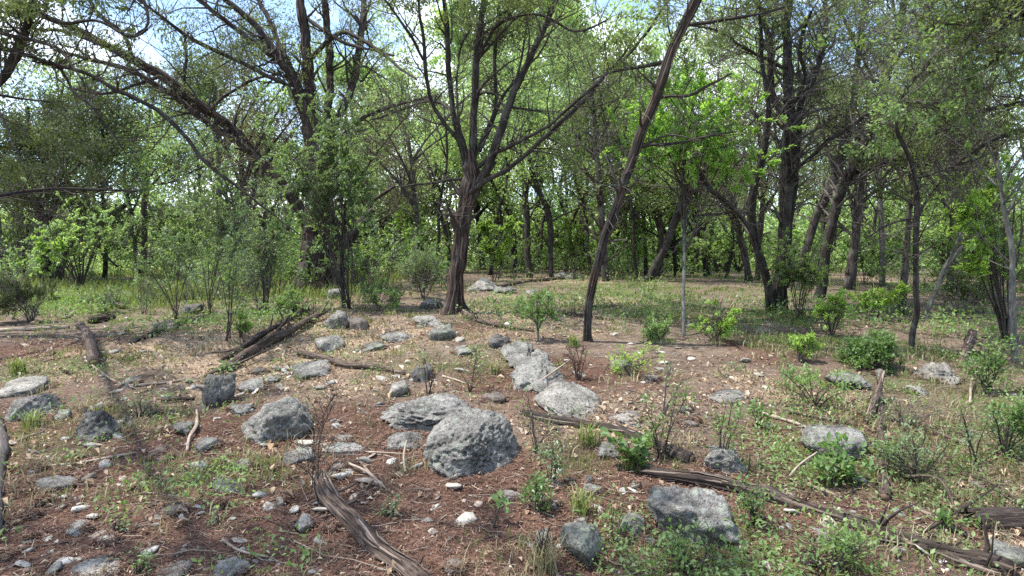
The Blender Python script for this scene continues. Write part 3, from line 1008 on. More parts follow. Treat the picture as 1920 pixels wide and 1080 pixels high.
for x0, y0, x1, y1, n, pref in zones:
    for _ in range(n):
        g = ground_at(rs.uniform(x0, x1), rs.uniform(y0, y1))
        if any((g[0] - a) ** 2 + (g[1] - b) ** 2 < (c * .8) ** 2 for a, b, c in ROCK_POS):
            continue
        tone, me = _stones[rs.integers(0, len(_stones))]
        while pref and tone != pref and rs.random() < .7:
            tone, me = _stones[rs.integers(0, len(_stones))]
        sz = rs.choice([.014, .021, .031, .046], p=[.28, .34, .26, .12]) * (.8 + .10 * g[1])
        CAND.append((sz / g[1], tone, me, (g[0], g[1], g[2] + sz * .10), (sz * rs.uniform(.8, 1.5), sz * rs.uniform(.8, 1.3), sz * rs.uniform(.35, 1.1)),
                     (rs.uniform(-.4, .4), rs.uniform(-.4, .4), rs.uniform(0, 6.28))))
CAND.sort(key=lambda c_: -c_[0])
for _, tone, me, loc, sca, rot in CAND[:285]:
    o = link('stone', me, None, loc)
    o.scale, o.rotation_euler = sca, rot
    near = min(MARK_P, key=lambda m_: (m_[1][0] - loc[0]) ** 2 + (m_[1][1] - loc[1]) ** 2)[0]
    tag(o, f'small {tone} stone lying loose near {near}', 'stone', f'{tone} loose stones near {near}')
mb = MB()
for _, tone, me, loc, sca, rot in CAND[285:]:
    V = np.empty(len(me.vertices) * 3)
    me.vertices.foreach_get('co', V)
    T = np.empty(len(me.polygons) * 3, np.int32)
    me.polygons.foreach_get('vertices', T)
    ca, sa = math.cos(rot[2]), math.sin(rot[2])
    V = (V.reshape(-1, 3) * np.array(sca)) @ np.array([[ca, sa, 0], [-sa, ca, 0], [0, 0, 1]]) + np.array(loc)
    mb.add(V, T.reshape(-1, 3))
mb.build('rubble', M['stone_pale'], kind='stuff', label='smallest loose stones scattered over the slope')


# ------------------------------------------------------------------ logs, branches and sticks on the ground
def lying(name, label, cat, pts, rpx, mat=None, k=16, ridges=.22, lift=.6, step=.04, wob=.012, stubs=0, ends=True, seed=1.0, heights=None):
    """a log lying along ground points seen at the given pixels; rpx = radii in pixels there"""
    W, R = [], []
    for (px, py), r in zip(pts, rpx):
        g = ground_at(px, py)
        rr = r * (.78 if r > 8 else 1) / F * g[1]
        W.append([g[0], g[1], g[2] + rr * lift])
        R.append(rr)
    W = np.array(W)
    if heights is not None:
        W[:, 2] += np.array(heights)
    P, Rr = resample(W, R, step)
    P = jitter(P, wob, 2.5, seed)
    Rr = Rr * (1 + .28 * vnoise(P * 6 + seed) + .18 * vnoise(P * 17 + seed))
    # keep to the ground between the points
    if heights is None:
        P[:, 2] = np.maximum(P[:, 2], hgt(P[:, 0], P[:, 1]) + Rr * (lift - .25))
    c = P[len(P) // 2]
    t = thing(name, label, cat, (c[0], c[1], float(hgt(c[0], c[1]))))
    mb = MB()
    tubes(mb, P, Rr, k, ridges, cap=True, seed=seed)
    org = np.array(t.location)
    mb.build('trunk' if max(R) > .02 else 'stem', mat or M['log'], t, org)
    if k >= 16:
        mb = MB()
        strips_on(mb, P, Rr, np.random.default_rng(int(seed * 7)), 70 if k > 20 else 30, (.0025, .008), .22, .02, mmin=3, mmax=10)
        mb.build('bark_shreds', M['wood_shred'], t, org, kind='stuff')
    if ends and max(R) > .02:
        for e, nx in ((0, 1), (-1, -2)):
            d = norm(P[e] - P[nx])
            mb = MB()
            a = np.arange(8) / 8 * 2 * math.pi
            _, u, v = frames(P[None])
            ring = P[e] + d * .004 + Rr[e] * .86 * (np.cos(a)[:, None] * u[0, e] + np.sin(a)[:, None] * v[0, e])
            V = np.vstack([ring, ring + d * .006, P[e] + d * .016])
            n = 8
            Q = [[i, (i + 1) % n, n + (i + 1) % n, n + i] for i in range(n)]
            T = [[n + i, n + (i + 1) % n, 2 * n] for i in range(n)]
            mb.add(V, T, Q)
            mb.build('cut_end', M['wood_end'], t, org, smooth=False)
    if stubs:
        rg = np.random.default_rng(int(seed * 10))
        bp, br = grow(P[None], Rr[None], stubs, rg, (.1, .95), (.08, .3), 1.0, .3, rr=.35, rmin=.003, m=4)
        for q in range(stubs):
            mb = MB()
            tubes(mb, bp[q], br[q], 6, .1)
            mb.build('branch_stub', mat or M['log'], t, org)
    return t


lying('fallen_log', 'thick weathered foreground log running down to the bottom edge', 'log',
      [(603, 905), (618, 945), (660, 985), (700, 1030), (745, 1062), (800, 1110)], [17, 19, 20, 20, 21, 22], stubs=3, seed=1.3, k=32, ridges=.2, wob=.02)
lying('fallen_log', 'long split fallen log running down through the right foreground', 'log',
      [(1205, 884), (1260, 897), (1340, 910), (1430, 930), (1540, 968), (1640, 1000), (1760, 1038), (1900, 1078)], [12, 16, 18, 19, 19, 21, 23, 25], M['log_dark'], stubs=9, seed=2.1, k=44, ridges=.26, wob=.04, lift=.45)
lying('fallen_log', 'thin dark rotting trunk from the pitted slab down to the bushes', 'log',
      [(978, 775), (1030, 790), (1090, 800), (1150, 808), (1220, 836), (1297, 868)], [5, 8, 9, 9, 10, 11], M['log_dark'], stubs=4, seed=3.3, ridges=.3)
lying('fallen_log', 'upright-pointing red-brown log end toward the viewer at right', 'log',
      [(1648, 745), (1650, 800), (1656, 870), (1658, 940)], [9, 10, 12, 14], seed=4.2, stubs=2, ridges=.3)
lying('fallen_log', 'upper dark log of the two crossed ones at left', 'log',
      [(415, 680), (460, 655), (520, 622), (580, 592)], [5, 6, 6, 4], M['log_dark'], stubs=11, seed=5.5, heights=[0, .02, .06, .10])
lying('fallen_log', 'lower split log of the two crossed ones at left', 'log',
      [(385, 708), (440, 684), (500, 652), (560, 622), (612, 596)], [4, 7, 8, 7, 4], M['log'], stubs=12, seed=6.5, heights=[0, .01, .03, .05, .08])
lying('fallen_branch', 'knobbly dead branch lying between the crossed logs and the pale block', 'branch',
      [(560, 668), (610, 678), (650, 690), (700, 693), (760, 702)], [6, 8, 9, 6, 4], stubs=5, seed=7.5)
lying('fallen_branch', 'curved pinkish stub of wood standing in the left soil', 'branch',
      [(176, 688), (174, 668), (166, 652), (152, 638)], [13, 12, 10, 6], M['log'], seed=8.5, heights=[0, .05, .10, .16], stubs=1)
lying('fallen_log', 'short dark hollow log piece at far left with pale top', 'log',
      [(165, 608), (185, 606), (215, 602)], [10, 9, 4], M['log_dark'], seed=9.5, heights=[.02, .03, .05])
lying('fallen_log', 'grey trunk standing on the left edge of the picture', 'log',
      [(-14, 1010), (-8, 950), (-2, 890), (-4, 820), (-16, 770)], [19, 18, 16, 13, 9], M['twig_grey'], seed=10.5, stubs=0, ridges=.2)
lying('fallen_branch', 'long straight pale branch from the rock row to the right edge', 'branch',
      [(1550, 765), (1620, 780), (1700, 795), (1780, 822), (1860, 848), (1900, 862)], [5, 5, 5, 4, 4, 3], M['log'], seed=11.5, stubs=8, k=10, ridges=.12)
lying('fallen_branch', 'upright broken pale root beside the red-brown log', 'branch',
      [(1625, 795), (1635, 780), (1645, 762), (1655, 745)], [5, 6, 5, 3], M['log'], seed=12.5, stubs=4, heights=[0, .06, .12, .2])
lying('fallen_log', 'stub of orange broken wood sticking out above the shattered outcrop', 'log',
      [(1800, 690), (1812, 675), (1822, 660)], [8, 9, 8], M['log'], seed=13.5, heights=[0, .08, .18])
lying('fallen_branch', 'dark crooked branch on the leafy slope below the thicket shrub', 'branch',
      [(240, 647), (280, 632), (330, 612), (380, 598)], [4, 5, 5, 4], M['log_dark'], seed=14.5, stubs=2)
lying('fallen_branch', 'straight dark branch passing behind the leaning trunk', 'branch',
      [(1040, 588), (1090, 596), (1150, 602)], [4, 5, 3], M['log_dark'], seed=15.5, stubs=2)
lying('fallen_branch', 'short dark branch pointing right of the leaning trunk', 'branch',
      [(1108, 577), (1140, 577), (1165, 578)], [3, 3, 2], M['log_dark'], seed=16.5)
lying('fallen_branch', 'long thin branch on the far ground toward the right juniper', 'branch',
      [(1195, 552), (1240, 568), (1320, 578), (1400, 585), (1450, 586)], [4, 4, 3, 3, 3], M['log_dark'], seed=17.5, stubs=4)
lying('fallen_branch', 'pale root branch creeping right from the main juniper', 'branch',
      [(870, 590), (900, 604), (935, 614), (1000, 622)], [6, 4, 4, 3], M['log'], seed=18.5, stubs=2)
lying('fallen_branch', 'long dead branch lying on the crest among the far trunks', 'branch',
      [(905, 545), (950, 538), (1010, 528), (1060, 524)], [3, 4, 4, 3], M['log'], seed=19.5)
lying('fallen_log', 'thin grey log lying far left in the grass', 'log',
      [(0, 622), (60, 620), (130, 616)], [3, 4, 3], M['stick'], seed=20.5)
lying('fallen_log', 'short pale log in the far left grass', 'log',
      [(205, 565), (218, 572), (230, 580)], [4, 5, 5], M['log'], seed=21.5)
lying('fallen_branch', 'white bony branch in the far left grass', 'branch',
      [(118, 598), (128, 596), (140, 585)], [3, 3, 2], M['stick'], seed=22.5, stubs=3)
lying('fallen_branch', 'weathered branch half sunk along the bottom right corner', 'branch',
      [(1640, 1015), (1720, 1030), (1800, 1060), (1880, 1085)], [7, 9, 10, 10], M['log_dark'], seed=23.5, stubs=3)
lying('fallen_branch', 'thin straight branch crossing above the hollow log', 'branch',
      [(1700, 945), (1760, 975), (1820, 1010)], [3, 3, 3], M['stick'], seed=24.5)

# hollow log at the right edge: a thick shell with a dark cavity
g0, g1 = ground_at(1815, 985), ground_at(1960, 1000)
t = thing('hollow_log', 'broad rotten hollow log with a black opening at the right edge', 'log', g0)
n, m = 40, 30
L = np.linspace(0, 1, m)
axis = g0[None] * (1 - L[:, None]) + (g1 + np.array([.25, .1, 0]))[None] * L[:, None]
axis[:, 2] = hgt(axis[:, 0], axis[:, 1]) + .02
th = np.linspace(math.radians(-35), math.radians(222), n)
o2 = np.zeros((m, n))
cth, sth, LL = np.cos(th)[None] + o2, np.sin(th)[None] + o2, L[:, None] + o2
rad = .068 * (1 + .16 * vnoise(np.stack([cth * 2, sth * 2, LL * 3], -1)) + .10 * vnoise(np.stack([cth * 6, sth * 6, LL * 4], -1)))
rag = np.clip(1 - LL * 6, 0, 1) * (.06 * vnoise(np.stack([cth * 3, sth * 3, o2 + 3], -1)) + .03 * vnoise(np.stack([cth * 9, sth * 9, o2 + 3], -1)))


def shell(q):
    return axis[:, None] + np.stack([-.3 * cth * rad * q + rag, cth * rad * q, sth * rad * q], -1)


idx = np.arange(m * n).reshape(m, n)
Q = np.stack([idx[:-1, :-1], idx[:-1, 1:], idx[1:, 1:], idx[1:, :-1]], -1).reshape(-1, 4)
B = np.stack([cth * .13, sth * .13, LL], -1)
mb = MB()
mb.add(shell(1.0), None, Q, B)
mb.build('shell', M['log_dark'], t, g0)
mb = MB()
mb.add(shell(.74), None, Q, B)
mb.build('hollow', M['log_dark'], t, g0)
a_, b_ = shell(1.0), shell(.74)
mb = MB()
mb.add(np.concatenate([a_[0], b_[0]]), None, [[q, q + 1, n + q + 1, n + q] for q in range(n - 1)], np.concatenate([B[0], B[0]]))
mb.build('broken_rim', M['log'], t, g0)

STICKS = [
 ('broken dark branch leaning over the crossed logs', [(430, 700), (470, 668), (520, 640), (548, 600)], 3.4, M['log_dark'], [0, .05, .09, .16]),
 ('splintered pale branch beneath the crossed logs', [(400, 700), (450, 690), (510, 664)], 3.2, M['log'], [.01, .03, .05]),
 ('short crooked branch jutting left from the crossed logs', [(395, 672), (430, 668), (470, 650)], 2.8, M['log'], [.04, .04, .03]),
 ('bent grey branch arching beside the long fallen log', [(1690, 905), (1760, 930), (1800, 985)], 3.0, M['log'], [.02, .08, .02]),
 ('broken branch crossing the bottom right weeds', [(1730, 1010), (1800, 985), (1870, 945)], 3.4, M['log_dark'], [.02, .07, .10]),
 ('straight dead branch among the right edge debris', [(1800, 900), (1860, 925), (1915, 960)], 3.0, M['log'], [.03, .05, .03]),
 ('dead branch behind the smooth wide rock', [(1480, 775), (1560, 790), (1610, 800)], 3.0, M['log'], None),
 ('curved pale stick standing out beside the almost black rock', [(349, 849), (355, 828), (368, 805), (369, 778)], 3.5, M['stick'], [0, .02, .02, .03]),
 ('long pale stick lying in front of the pinkish triangular chip', [(78, 877), (140, 873), (200, 862), (255, 852)], 2.6, M['stick'], None),
 ('straight brown stick laid across the dark flat rock', [(32, 925), (90, 921), (150, 914), (192, 912)], 2.4, M['log'], [0, .02, .01, 0]),
 ('thin stick near the bottom left, running to the right', [(0, 1033), (60, 1030), (128, 1018)], 2.6, M['log'], None),
 ('bent forked pale stick just left of the standing bottom weeds', [(418, 1017), (450, 1038), (502, 1048)], 3.2, M['stick'], None),
 ('dark straight branch behind the upright dark stone', [(302, 758), (335, 753), (366, 751)], 4, M['log'], None),
 ('white stick leaning in the litter right of the foreground log top', [(655, 880), (690, 895), (722, 916)], 3.2, M['stick'], [.02, .02, 0]),
 ('second white stick crossing below the first near the log top', [(670, 862), (690, 885), (700, 905)], 2.6, M['stick'], None),
 ('pale stick lying above the rounded mossy patch left', [(160, 680), (230, 722), (290, 722), (350, 714)], 2.2, M['stick'], None),
 ('thin twig slanting through the litter above the tan slab', [(318, 928), (360, 905), (402, 872)], 1.8, M['log'], None),
 ('fine twig left of the tan slab', [(282, 953), (300, 940), (310, 937)], 1.8, M['log'], None),
 ('long pale stick in dry grass at the left, above the pale long one', [(12, 836), (50, 822), (82, 812)], 2.2, M['stick'], None),
 ('forked brown twig between the two small rocks left of the log', [(450, 983), (490, 975), (545, 994)], 2.0, M['log'], None),
 ('long straight dry stick in front of the round bush roots', [(1430, 780), (1500, 800), (1520, 808)], 3.6, M['stick'], None),
 ('thin bare stick leaning up over the sloping pitted slab', [(992, 735), (1020, 722), (1070, 700)], 2.4, M['stick'], [0, .05, .12]),
 ('pale stick leaning across the long fallen log', [(1480, 945), (1500, 920), (1532, 895)], 2.2, M['stick'], [.15, .15, .15]),
 ('dry stick between the long fallen log and the bush', [(1515, 912), (1550, 925), (1580, 935)], 3.0, M['stick'], None),
 ('thin stick lying left of the largest boulder in red litter', [(690, 852), (730, 853), (758, 854)], 2.0, M['stick'], None),
 ('crooked stick rising from the litter at the largest boulder', [(760, 888), (757, 870), (762, 852)], 2.4, M['stick'], [0, .04, .09]),
 ('small straight stick in front of the largest boulder', [(850, 918), (880, 908), (905, 905)], 1.8, M['log'], None),
 ('thin pale stick in dry grass behind the largest boulder', [(830, 708), (860, 716), (893, 727)], 2.0, M['stick'], None),
 ('long stick along the far right ground below the pale branch', [(1700, 835), (1780, 860), (1860, 880)], 2.6, M['log'], None),
 ('thin pale hooked twig by the right-hand weeds', [(1820, 760), (1822, 730), (1845, 705)], 2.6, M['stick'], [0, .06, .12]),
 ('grey stick in the lower right weeds', [(1560, 1000), (1600, 1040), (1590, 1078)], 2.2, M['log'], [0, .05, 0]),
]
for i, (lb, pts, r, mt, hh) in enumerate(STICKS):
    lying('stick', lb, 'stick', pts, [r] + [r * .9] * (len(pts) - 2) + [r * .6], mt, k=6, ridges=.08, lift=1.4, step=.03, wob=.008, ends=False, seed=30 + i, heights=hh)

# ------------------------------------------------------------------ trees
def to_m(P, R, m):
    s = np.concatenate([[0], np.cumsum(np.linalg.norm(np.diff(P, axis=0), axis=1))])
    q = np.linspace(0, s[-1], m)
    return np.stack([np.interp(q, s, P[:, i]) for i in range(3)], -1), np.interp(q, s, R)


def limb_pts(pts, D, doff=0.0, d0=0.0):
    """(px,py,rpx) list at distance D (running to D+doff) -> world polyline and radii"""
    n = len(pts)
    if len(pts[0]) == 4:                      # world coordinates and radius in metres
        a = np.array(pts, float)
        return a[:, :3], a[:, 3]
    W, R = [], []
    for i, (px, py, r) in enumerate(pts):
        d = D + d0 + doff * i / max(1, n - 1)
        W.append(at(px, py, d))
        R.append((r * .76 if r > 4.5 else r * .85) / F * d)
    return np.array(W), np.array(R)


def tree(name, label, cat, base, trunks, limbs, bark, crown=None, D=None, group=None, seed=1, n=(40, 220, 700), flare=.9,
         L=((.5, 1.5), (.25, .7), (.12, .35)), up=(.25, .2, .1), twig=None, leaf=None, nleaf=6000, lsize=.05, laspect=.35, zleaf=-9, ridges=.17, k=30, step=.06,
         leaf_spread=.04, topless=False, limb_scale=1.0, limb_bark=None, strips=False, hang=0.0, twig_t=(.2, 1.0), spread=1.0, rot_flat=.5):
    rng = np.random.default_rng(seed)
    g = ground_at(*base) if D is None else None
    if g is None:
        p = at(base[0], base[1], D)
        g = np.array([p[0], D, float(hgt(p[0], D))])
    D = g[1]
    t = thing(name, label, cat, g, group)
    allP, allR = [], []
    for q, (pts, doff) in enumerate(trunks):
        P, R = limb_pts(pts, D, doff)
        P[0, 2] = hgt(P[0, 0], P[0, 1]) - .06
        P, R = resample(P, R, step)
        P = jitter(P, min(.04, R.max() * .4), 1.9, seed + q)
        P = jitter(P, R.max() * .12, 6.5, seed + q + 3)
        R = R * (1 + .12 * vnoise(P * 3.3 + seed))
        mb = MB()
        tubes(mb, P, R, k, ridges, cap=True, seed=seed + q * 5, flare=(flare, max(R[0] * 1.5, .05)) if flare else None)
        mb.build('trunk', bark, t, g)
        if strips or (bark is M['bark_juniper'] and D < 16):
            mb = MB()
            fl_ = 1 + flare * .6 * np.exp(-np.concatenate([[0], np.cumsum(np.linalg.norm(np.diff(P, axis=0), axis=1))]) / max(R[0] * 1.5, .05))
            strips_on(mb, P, R, rng, 260 if bark is M['bark_juniper'] else 60, fl=fl_)
            mb.build('bark_strips', M['bark_strip'], t, g, kind='stuff')
        a, b = to_m(P, R, 14)
        allP.append(a), allR.append(b)
    for q, l in enumerate(limbs):
        pts, doff = l[0], l[1]
        d0 = l[2] if len(l) > 2 else 0.0
        P, R = limb_pts(pts, D, doff, d0)
        R = R * limb_scale
        P, R = resample(P, R, step * 1.3)
        P = jitter(P, .02 + R.max() * .25, 1.6, seed + 9 + q)
        P = jitter(P, .012, 6, seed + 19 + q)
        mb = MB()
        tubes(mb, P, R, 14 if R.max() > .05 else 8, ridges * .8, cap=True, seed=seed + 50 + q)
        mb.build('limb', limb_bark or bark, t, g)
        a, b = to_m(P, R, 14)
        for _ in range(2):
            allP.append(a), allR.append(b)
    P0, R0 = np.array(allP), np.array(allR)
    zmin = g[2] + 1.0
    mb = MB()
    tw = twig or M['twig_grey']
    P1, R1 = grow(P0, R0, n[0], rng, twig_t, L[0], spread, up[0], m=6, rr=.42, rmin=.006, wob=.2)
    keep = P1[:, 0, 2] > zmin
    P1, R1 = P1[keep], R1[keep]
    P2, R2 = grow(np.concatenate([P1, P1, to6(P0)]), np.concatenate([R1, R1, to6r(R0)]), int(n[1] * .85), rng, (.15, 1), L[1], 1.0, up[1], m=4, rr=.5, rmin=.0045, wob=.22)
    keep = P2[:, 0, 2] > zmin * .9
    P2, R2 = P2[keep], R2[keep]
    P3, R3 = grow(P2, R2, int(n[2] * (.5 if D > 12 else .58)), rng, (.1, 1), L[2], 1.0, up[2], m=3, rr=.55, rmin=.0028, wob=.25)
    tubes(mb, P1, R1, 4, 0, cap=False)
    tubes(mb, P2, R2, 3, 0, cap=False)
    mb.build('twigs', tw, t, g, kind='stuff')
    mb = MB()
    tubes(mb, P3, R3, 3, cap=False)
    mb.build('fine_twigs', M['twig_grey'], t, g, kind='stuff')
    if nleaf:
        lf = leaf or M['leaf_juniper']
        sel = P3[:, -1, 2] > zleaf
        # foliage comes in tufts: whole sprays are leafy or bare
        cl = vnoise(P3[:, -1] * 1.1 + seed)
        sel &= cl > -.15
        Q = P3[sel]
        if len(Q) > 5:
            C, T_ = sample_on(Q, nleaf, rng, .3, leaf_spread)
            mb = MB()
            leaves(mb, C, lsize, rng, laspect, .3, .2, dirs=T_, hang=hang, rot_flat=rot_flat, tri=(D > 12 or laspect < .4))
            mb.build('crown', lf, t, g, smooth=False)
    return t


def to6(P):
    return np.stack([to_m(p, np.ones(len(p)), 6)[0] for p in P])


def to6r(R):
    return np.stack([np.interp(np.linspace(0, 1, 6), np.linspace(0, 1, len(r)), r) for r in R])


JB, DB, FB, GB = M['bark_juniper'], M['bark_dark'], M['bark_far'], M['bark_grey']

tree('juniper_tree', 'main central juniper with shaggy red-brown bark forking into many dark upright limbs', 'tree', (852, 588),
     [([(851, 592, 20), (853, 560, 17.5), (858, 500, 17.5), (865, 440, 17.5), (873, 390, 18.5), (880, 350, 20), (882, 318, 16), (880, 285, 9)], 0)],
     [([(878, 330, 12), (868, 280, 11), (861, 261, 9), (850, 222, 8), (842, 139, 8), (839, 56, 7), (833, 0, 6), (826, -120, 4), (815, -260, 2)], -.3),
      ([(880, 340, 14), (886, 290, 12), (890, 240, 11), (892, 194, 11), (894, 111, 11), (903, 44, 10), (910, -10, 9), (920, -140, 6), (925, -300, 3)], .3),
      ([(876, 385, 14), (892, 352, 14), (917, 311, 13), (939, 250, 12), (961, 189, 11), (989, 128, 10), (1017, 67, 9), (1047, 0, 8), (1090, -110, 6), (1120, -250, 3)], -.5),
      ([(874, 320, 8), (862, 270, 7), (840, 240, 6), (815, 200, 6), (803, 160, 6), (794, 100, 6), (789, 44, 5), (786, -10, 4), (780, -120, 2)], -.7),
      ([(796, 110, 4), (780, 80, 4), (767, 61, 4), (745, 30, 3), (722, 0, 3), (690, -50, 2)], -.6, -.7),
      ([(872, 375, 9), (889, 356, 8), (922, 333, 8), (961, 311, 7), (1011, 267, 7), (1061, 222, 7), (1106, 178, 6), (1140, 133, 5), (1161, 117, 5), (1211, 61, 4), (1255, 0, 4), (1300, -70, 2)], -1.4),
      ([(895, 315, 6), (928, 289, 6), (972, 267, 6), (1028, 239, 5), (1078, 194, 5), (1117, 161, 4), (1160, 112, 3), (1200, 60, 2)], -1.8),
      ([(888, 300, 4), (906, 256, 4), (922, 215, 4), (928, 183, 4), (930, 89, 4), (936, 0, 3), (945, -100, 2)], .5),
      ([(870, 280, 4), (861, 233, 3), (858, 111, 3), (880, 50, 3), (889, 0, 2)], .6),
      ([(870, 338, 5), (856, 336, 4), (830, 340, 3.4), (811, 344, 3), (778, 347, 2.5), (752, 352, 1.5)], -.3),
      ([(900, 285, 4), (920, 240, 4), (944, 183, 4), (972, 139, 3), (989, 33, 3), (1000, -60, 2)], 1.0),
      ([(880, 300, 5), (850, 210, 4), (800, 190, 3), (740, 210, 3), (690, 225, 2)], 1.4),
      ([(900, 100, 5), (940, 40, 4), (1010, 30, 3), (1080, 60, 3), (1140, 40, 2)], -1.2)],
     JB, limb_scale=.84, limb_bark=DB, seed=11, n=(95, 620, 2600), nleaf=22000, zleaf=4.7, twig=M['twig_dark'], k=72, step=.035, ridges=.24, flare=1.5)

tree('juniper_tree', 'slender dark trunk leaning strongly to the upper right, standing right of the main juniper', 'tree', (1098, 640),
     [([(1098, 642, 9), (1103, 580, 9), (1112, 535, 9), (1125, 490, 9.5), (1141, 430, 10), (1163, 360, 10.5), (1191, 290, 10.5), (1208, 230, 10.5), (1241, 150, 11), (1268, 80, 11), (1305, 0, 11), (1345, -90, 9), (1400, -220, 7), (1440, -340, 3)], -.6)],
     [([(1225, 185, 4), (1250, 182, 3.2), (1289, 178, 3), (1330, 160, 2.6), (1372, 139, 2)], -.5),
      ([(1200, 275, 4), (1230, 270, 3), (1278, 267, 2.7), (1330, 256, 2.4), (1378, 250, 2)], .3),
      ([(1245, 115, 4), (1200, 125, 3), (1150, 133, 2.4), (1110, 150, 1.5)], .4),
      ([(1290, 45, 5), (1340, 40, 4), (1420, 30, 3), (1470, 15, 2)], -.5),
      ([(1160, 375, 3), (1150, 330, 3), (1130, 290, 2), (1100, 260, 1.6)], .4),
      ([(1330, -70, 5), (1290, -140, 4), (1230, -200, 3)], .5)],
     DB, strips=True, seed=23, n=(44, 260, 900), nleaf=5500, zleaf=3.6, twig=M['twig_dark'], k=44, flare=1.3, ridges=.28, L=((.3, .9), (.2, .5), (.1, .3)))

tree('juniper_tree', 'stout left juniper with several stems and dark limbs fanning out to the upper left', 'tree', (598, 545),
     [([(592, 548, 40), (592, 500, 36), (594, 450, 32), (593, 400, 27), (592, 361, 24), (592, 278, 19), (584, 211, 15), (578, 111, 10), (567, 28, 9), (560, -60, 7), (550, -200, 3)], 0),
      ([(622, 548, 27), (619, 480, 22), (618, 420, 17), (616, 355, 11), (618, 222, 9), (617, 111, 8), (611, 0, 7), (605, -140, 4)], .4)],
     [([(588, 250, 12), (555, 160, 11), (520, 100, 10), (480, 50, 8), (440, 15, 7), (405, -20, 5), (360, -70, 3)], -1.0),
      ([(586, 262, 8), (550, 155, 8), (500, 100, 7), (440, 50, 6), (370, 0, 6), (320, -50, 3)], -1.8),
      ([(584, 270, 6), (545, 170, 5), (500, 145, 4.5), (425, 105, 4), (350, 65, 4), (300, 30, 3), (240, -10, 2)], -2.2),
      ([(582, 200, 6), (540, 115, 6), (520, 75, 6), (500, 30, 5), (485, -5, 4), (470, -60, 2)], .8),
      ([(618, 270, 9), (645, 200, 9), (668, 130, 9), (678, 44, 8), (683, -10, 7), (690, -120, 4)], 1.0),
      ([(620, 300, 6), (660, 235, 5), (720, 205, 4), (780, 190, 3), (820, 180, 2)], .6),
      ([(600, 400, 5), (650, 385, 5), (700, 375, 4), (740, 350, 3)], -.5),
      ([(578, 110, 6), (640, 60, 5), (700, 90, 4), (740, 120, 3), (780, 150, 2)], -1.4),
      ([(567, 30, 5), (610, 60, 4), (660, 85, 3), (740, 105, 2)], -.8),
      ([(630, 548, 12), (640, 510, 12), (648, 465, 12), (665, 430, 11), (685, 405, 9), (697, 393, 7)], -.3, -.2)],
     JB, seed=37, n=(120, 800, 3200), nleaf=12000, zleaf=5.2, twig=M['twig_dark'], k=60, step=.05, ridges=.22, flare=.5)

tree('juniper_tree', 'tall right-hand juniper with several close dark stems from one flared base', 'tree', (1463, 586),
     [([(1462, 590, 17), (1462, 540, 15), (1467, 472, 14), (1469, 417, 13), (1475, 344, 14), (1481, 278, 14), (1483, 222, 14), (1478, 139, 11), (1474, 56, 10), (1474, -10, 9), (1470, -140, 5)], 0),
      ([(1449, 588, 10), (1443, 555, 10), (1430, 500, 9), (1414, 444, 9), (1409, 389, 9), (1424, 317, 8), (1436, 250, 8), (1441, 200, 6), (1430, 130, 5), (1425, 50, 4), (1415, -80, 2)], -.5)],
     [([(1472, 540, 10), (1476, 470, 9), (1480, 400, 8), (1490, 330, 8), (1500, 260, 7), (1502, 194, 7), (1535, 128, 6), (1552, 56, 6), (1549, 0, 5), (1560, -90, 3)], .5),
      ([(1415, 450, 6), (1390, 410, 6), (1369, 383, 6), (1335, 355, 5), (1310, 320, 4), (1291, 300, 3), (1270, 260, 2)], -.6, -.4),
      ([(1478, 345, 6), (1491, 322, 5), (1520, 295, 5), (1558, 261, 5), (1613, 222, 4), (1660, 190, 2)], -.7),
      ([(1479, 230, 8), (1460, 200, 8), (1447, 167, 8), (1441, 83, 7), (1419, 0, 6), (1400, -90, 3)], .4),
      ([(1410, 400, 5), (1380, 395, 4), (1345, 402, 3), (1300, 405, 2)], .3, -.4),
      ([(1482, 210, 5), (1510, 150, 4), (1500, 90, 4), (1520, 20, 3)], -1.0),
      ([(1476, 130, 4), (1400, 90, 3), (1350, 60, 3), (1290, 45, 2)], -1.0),
      ([(1480, 300, 4), (1440, 240, 4), (1400, 200, 3), (1340, 160, 2)], .9)],
     DB, seed=41, n=(150, 1000, 4200), nleaf=12000, zleaf=4.6, twig=M['twig_grey'], k=40, step=.045, ridges=.22, flare=.8)

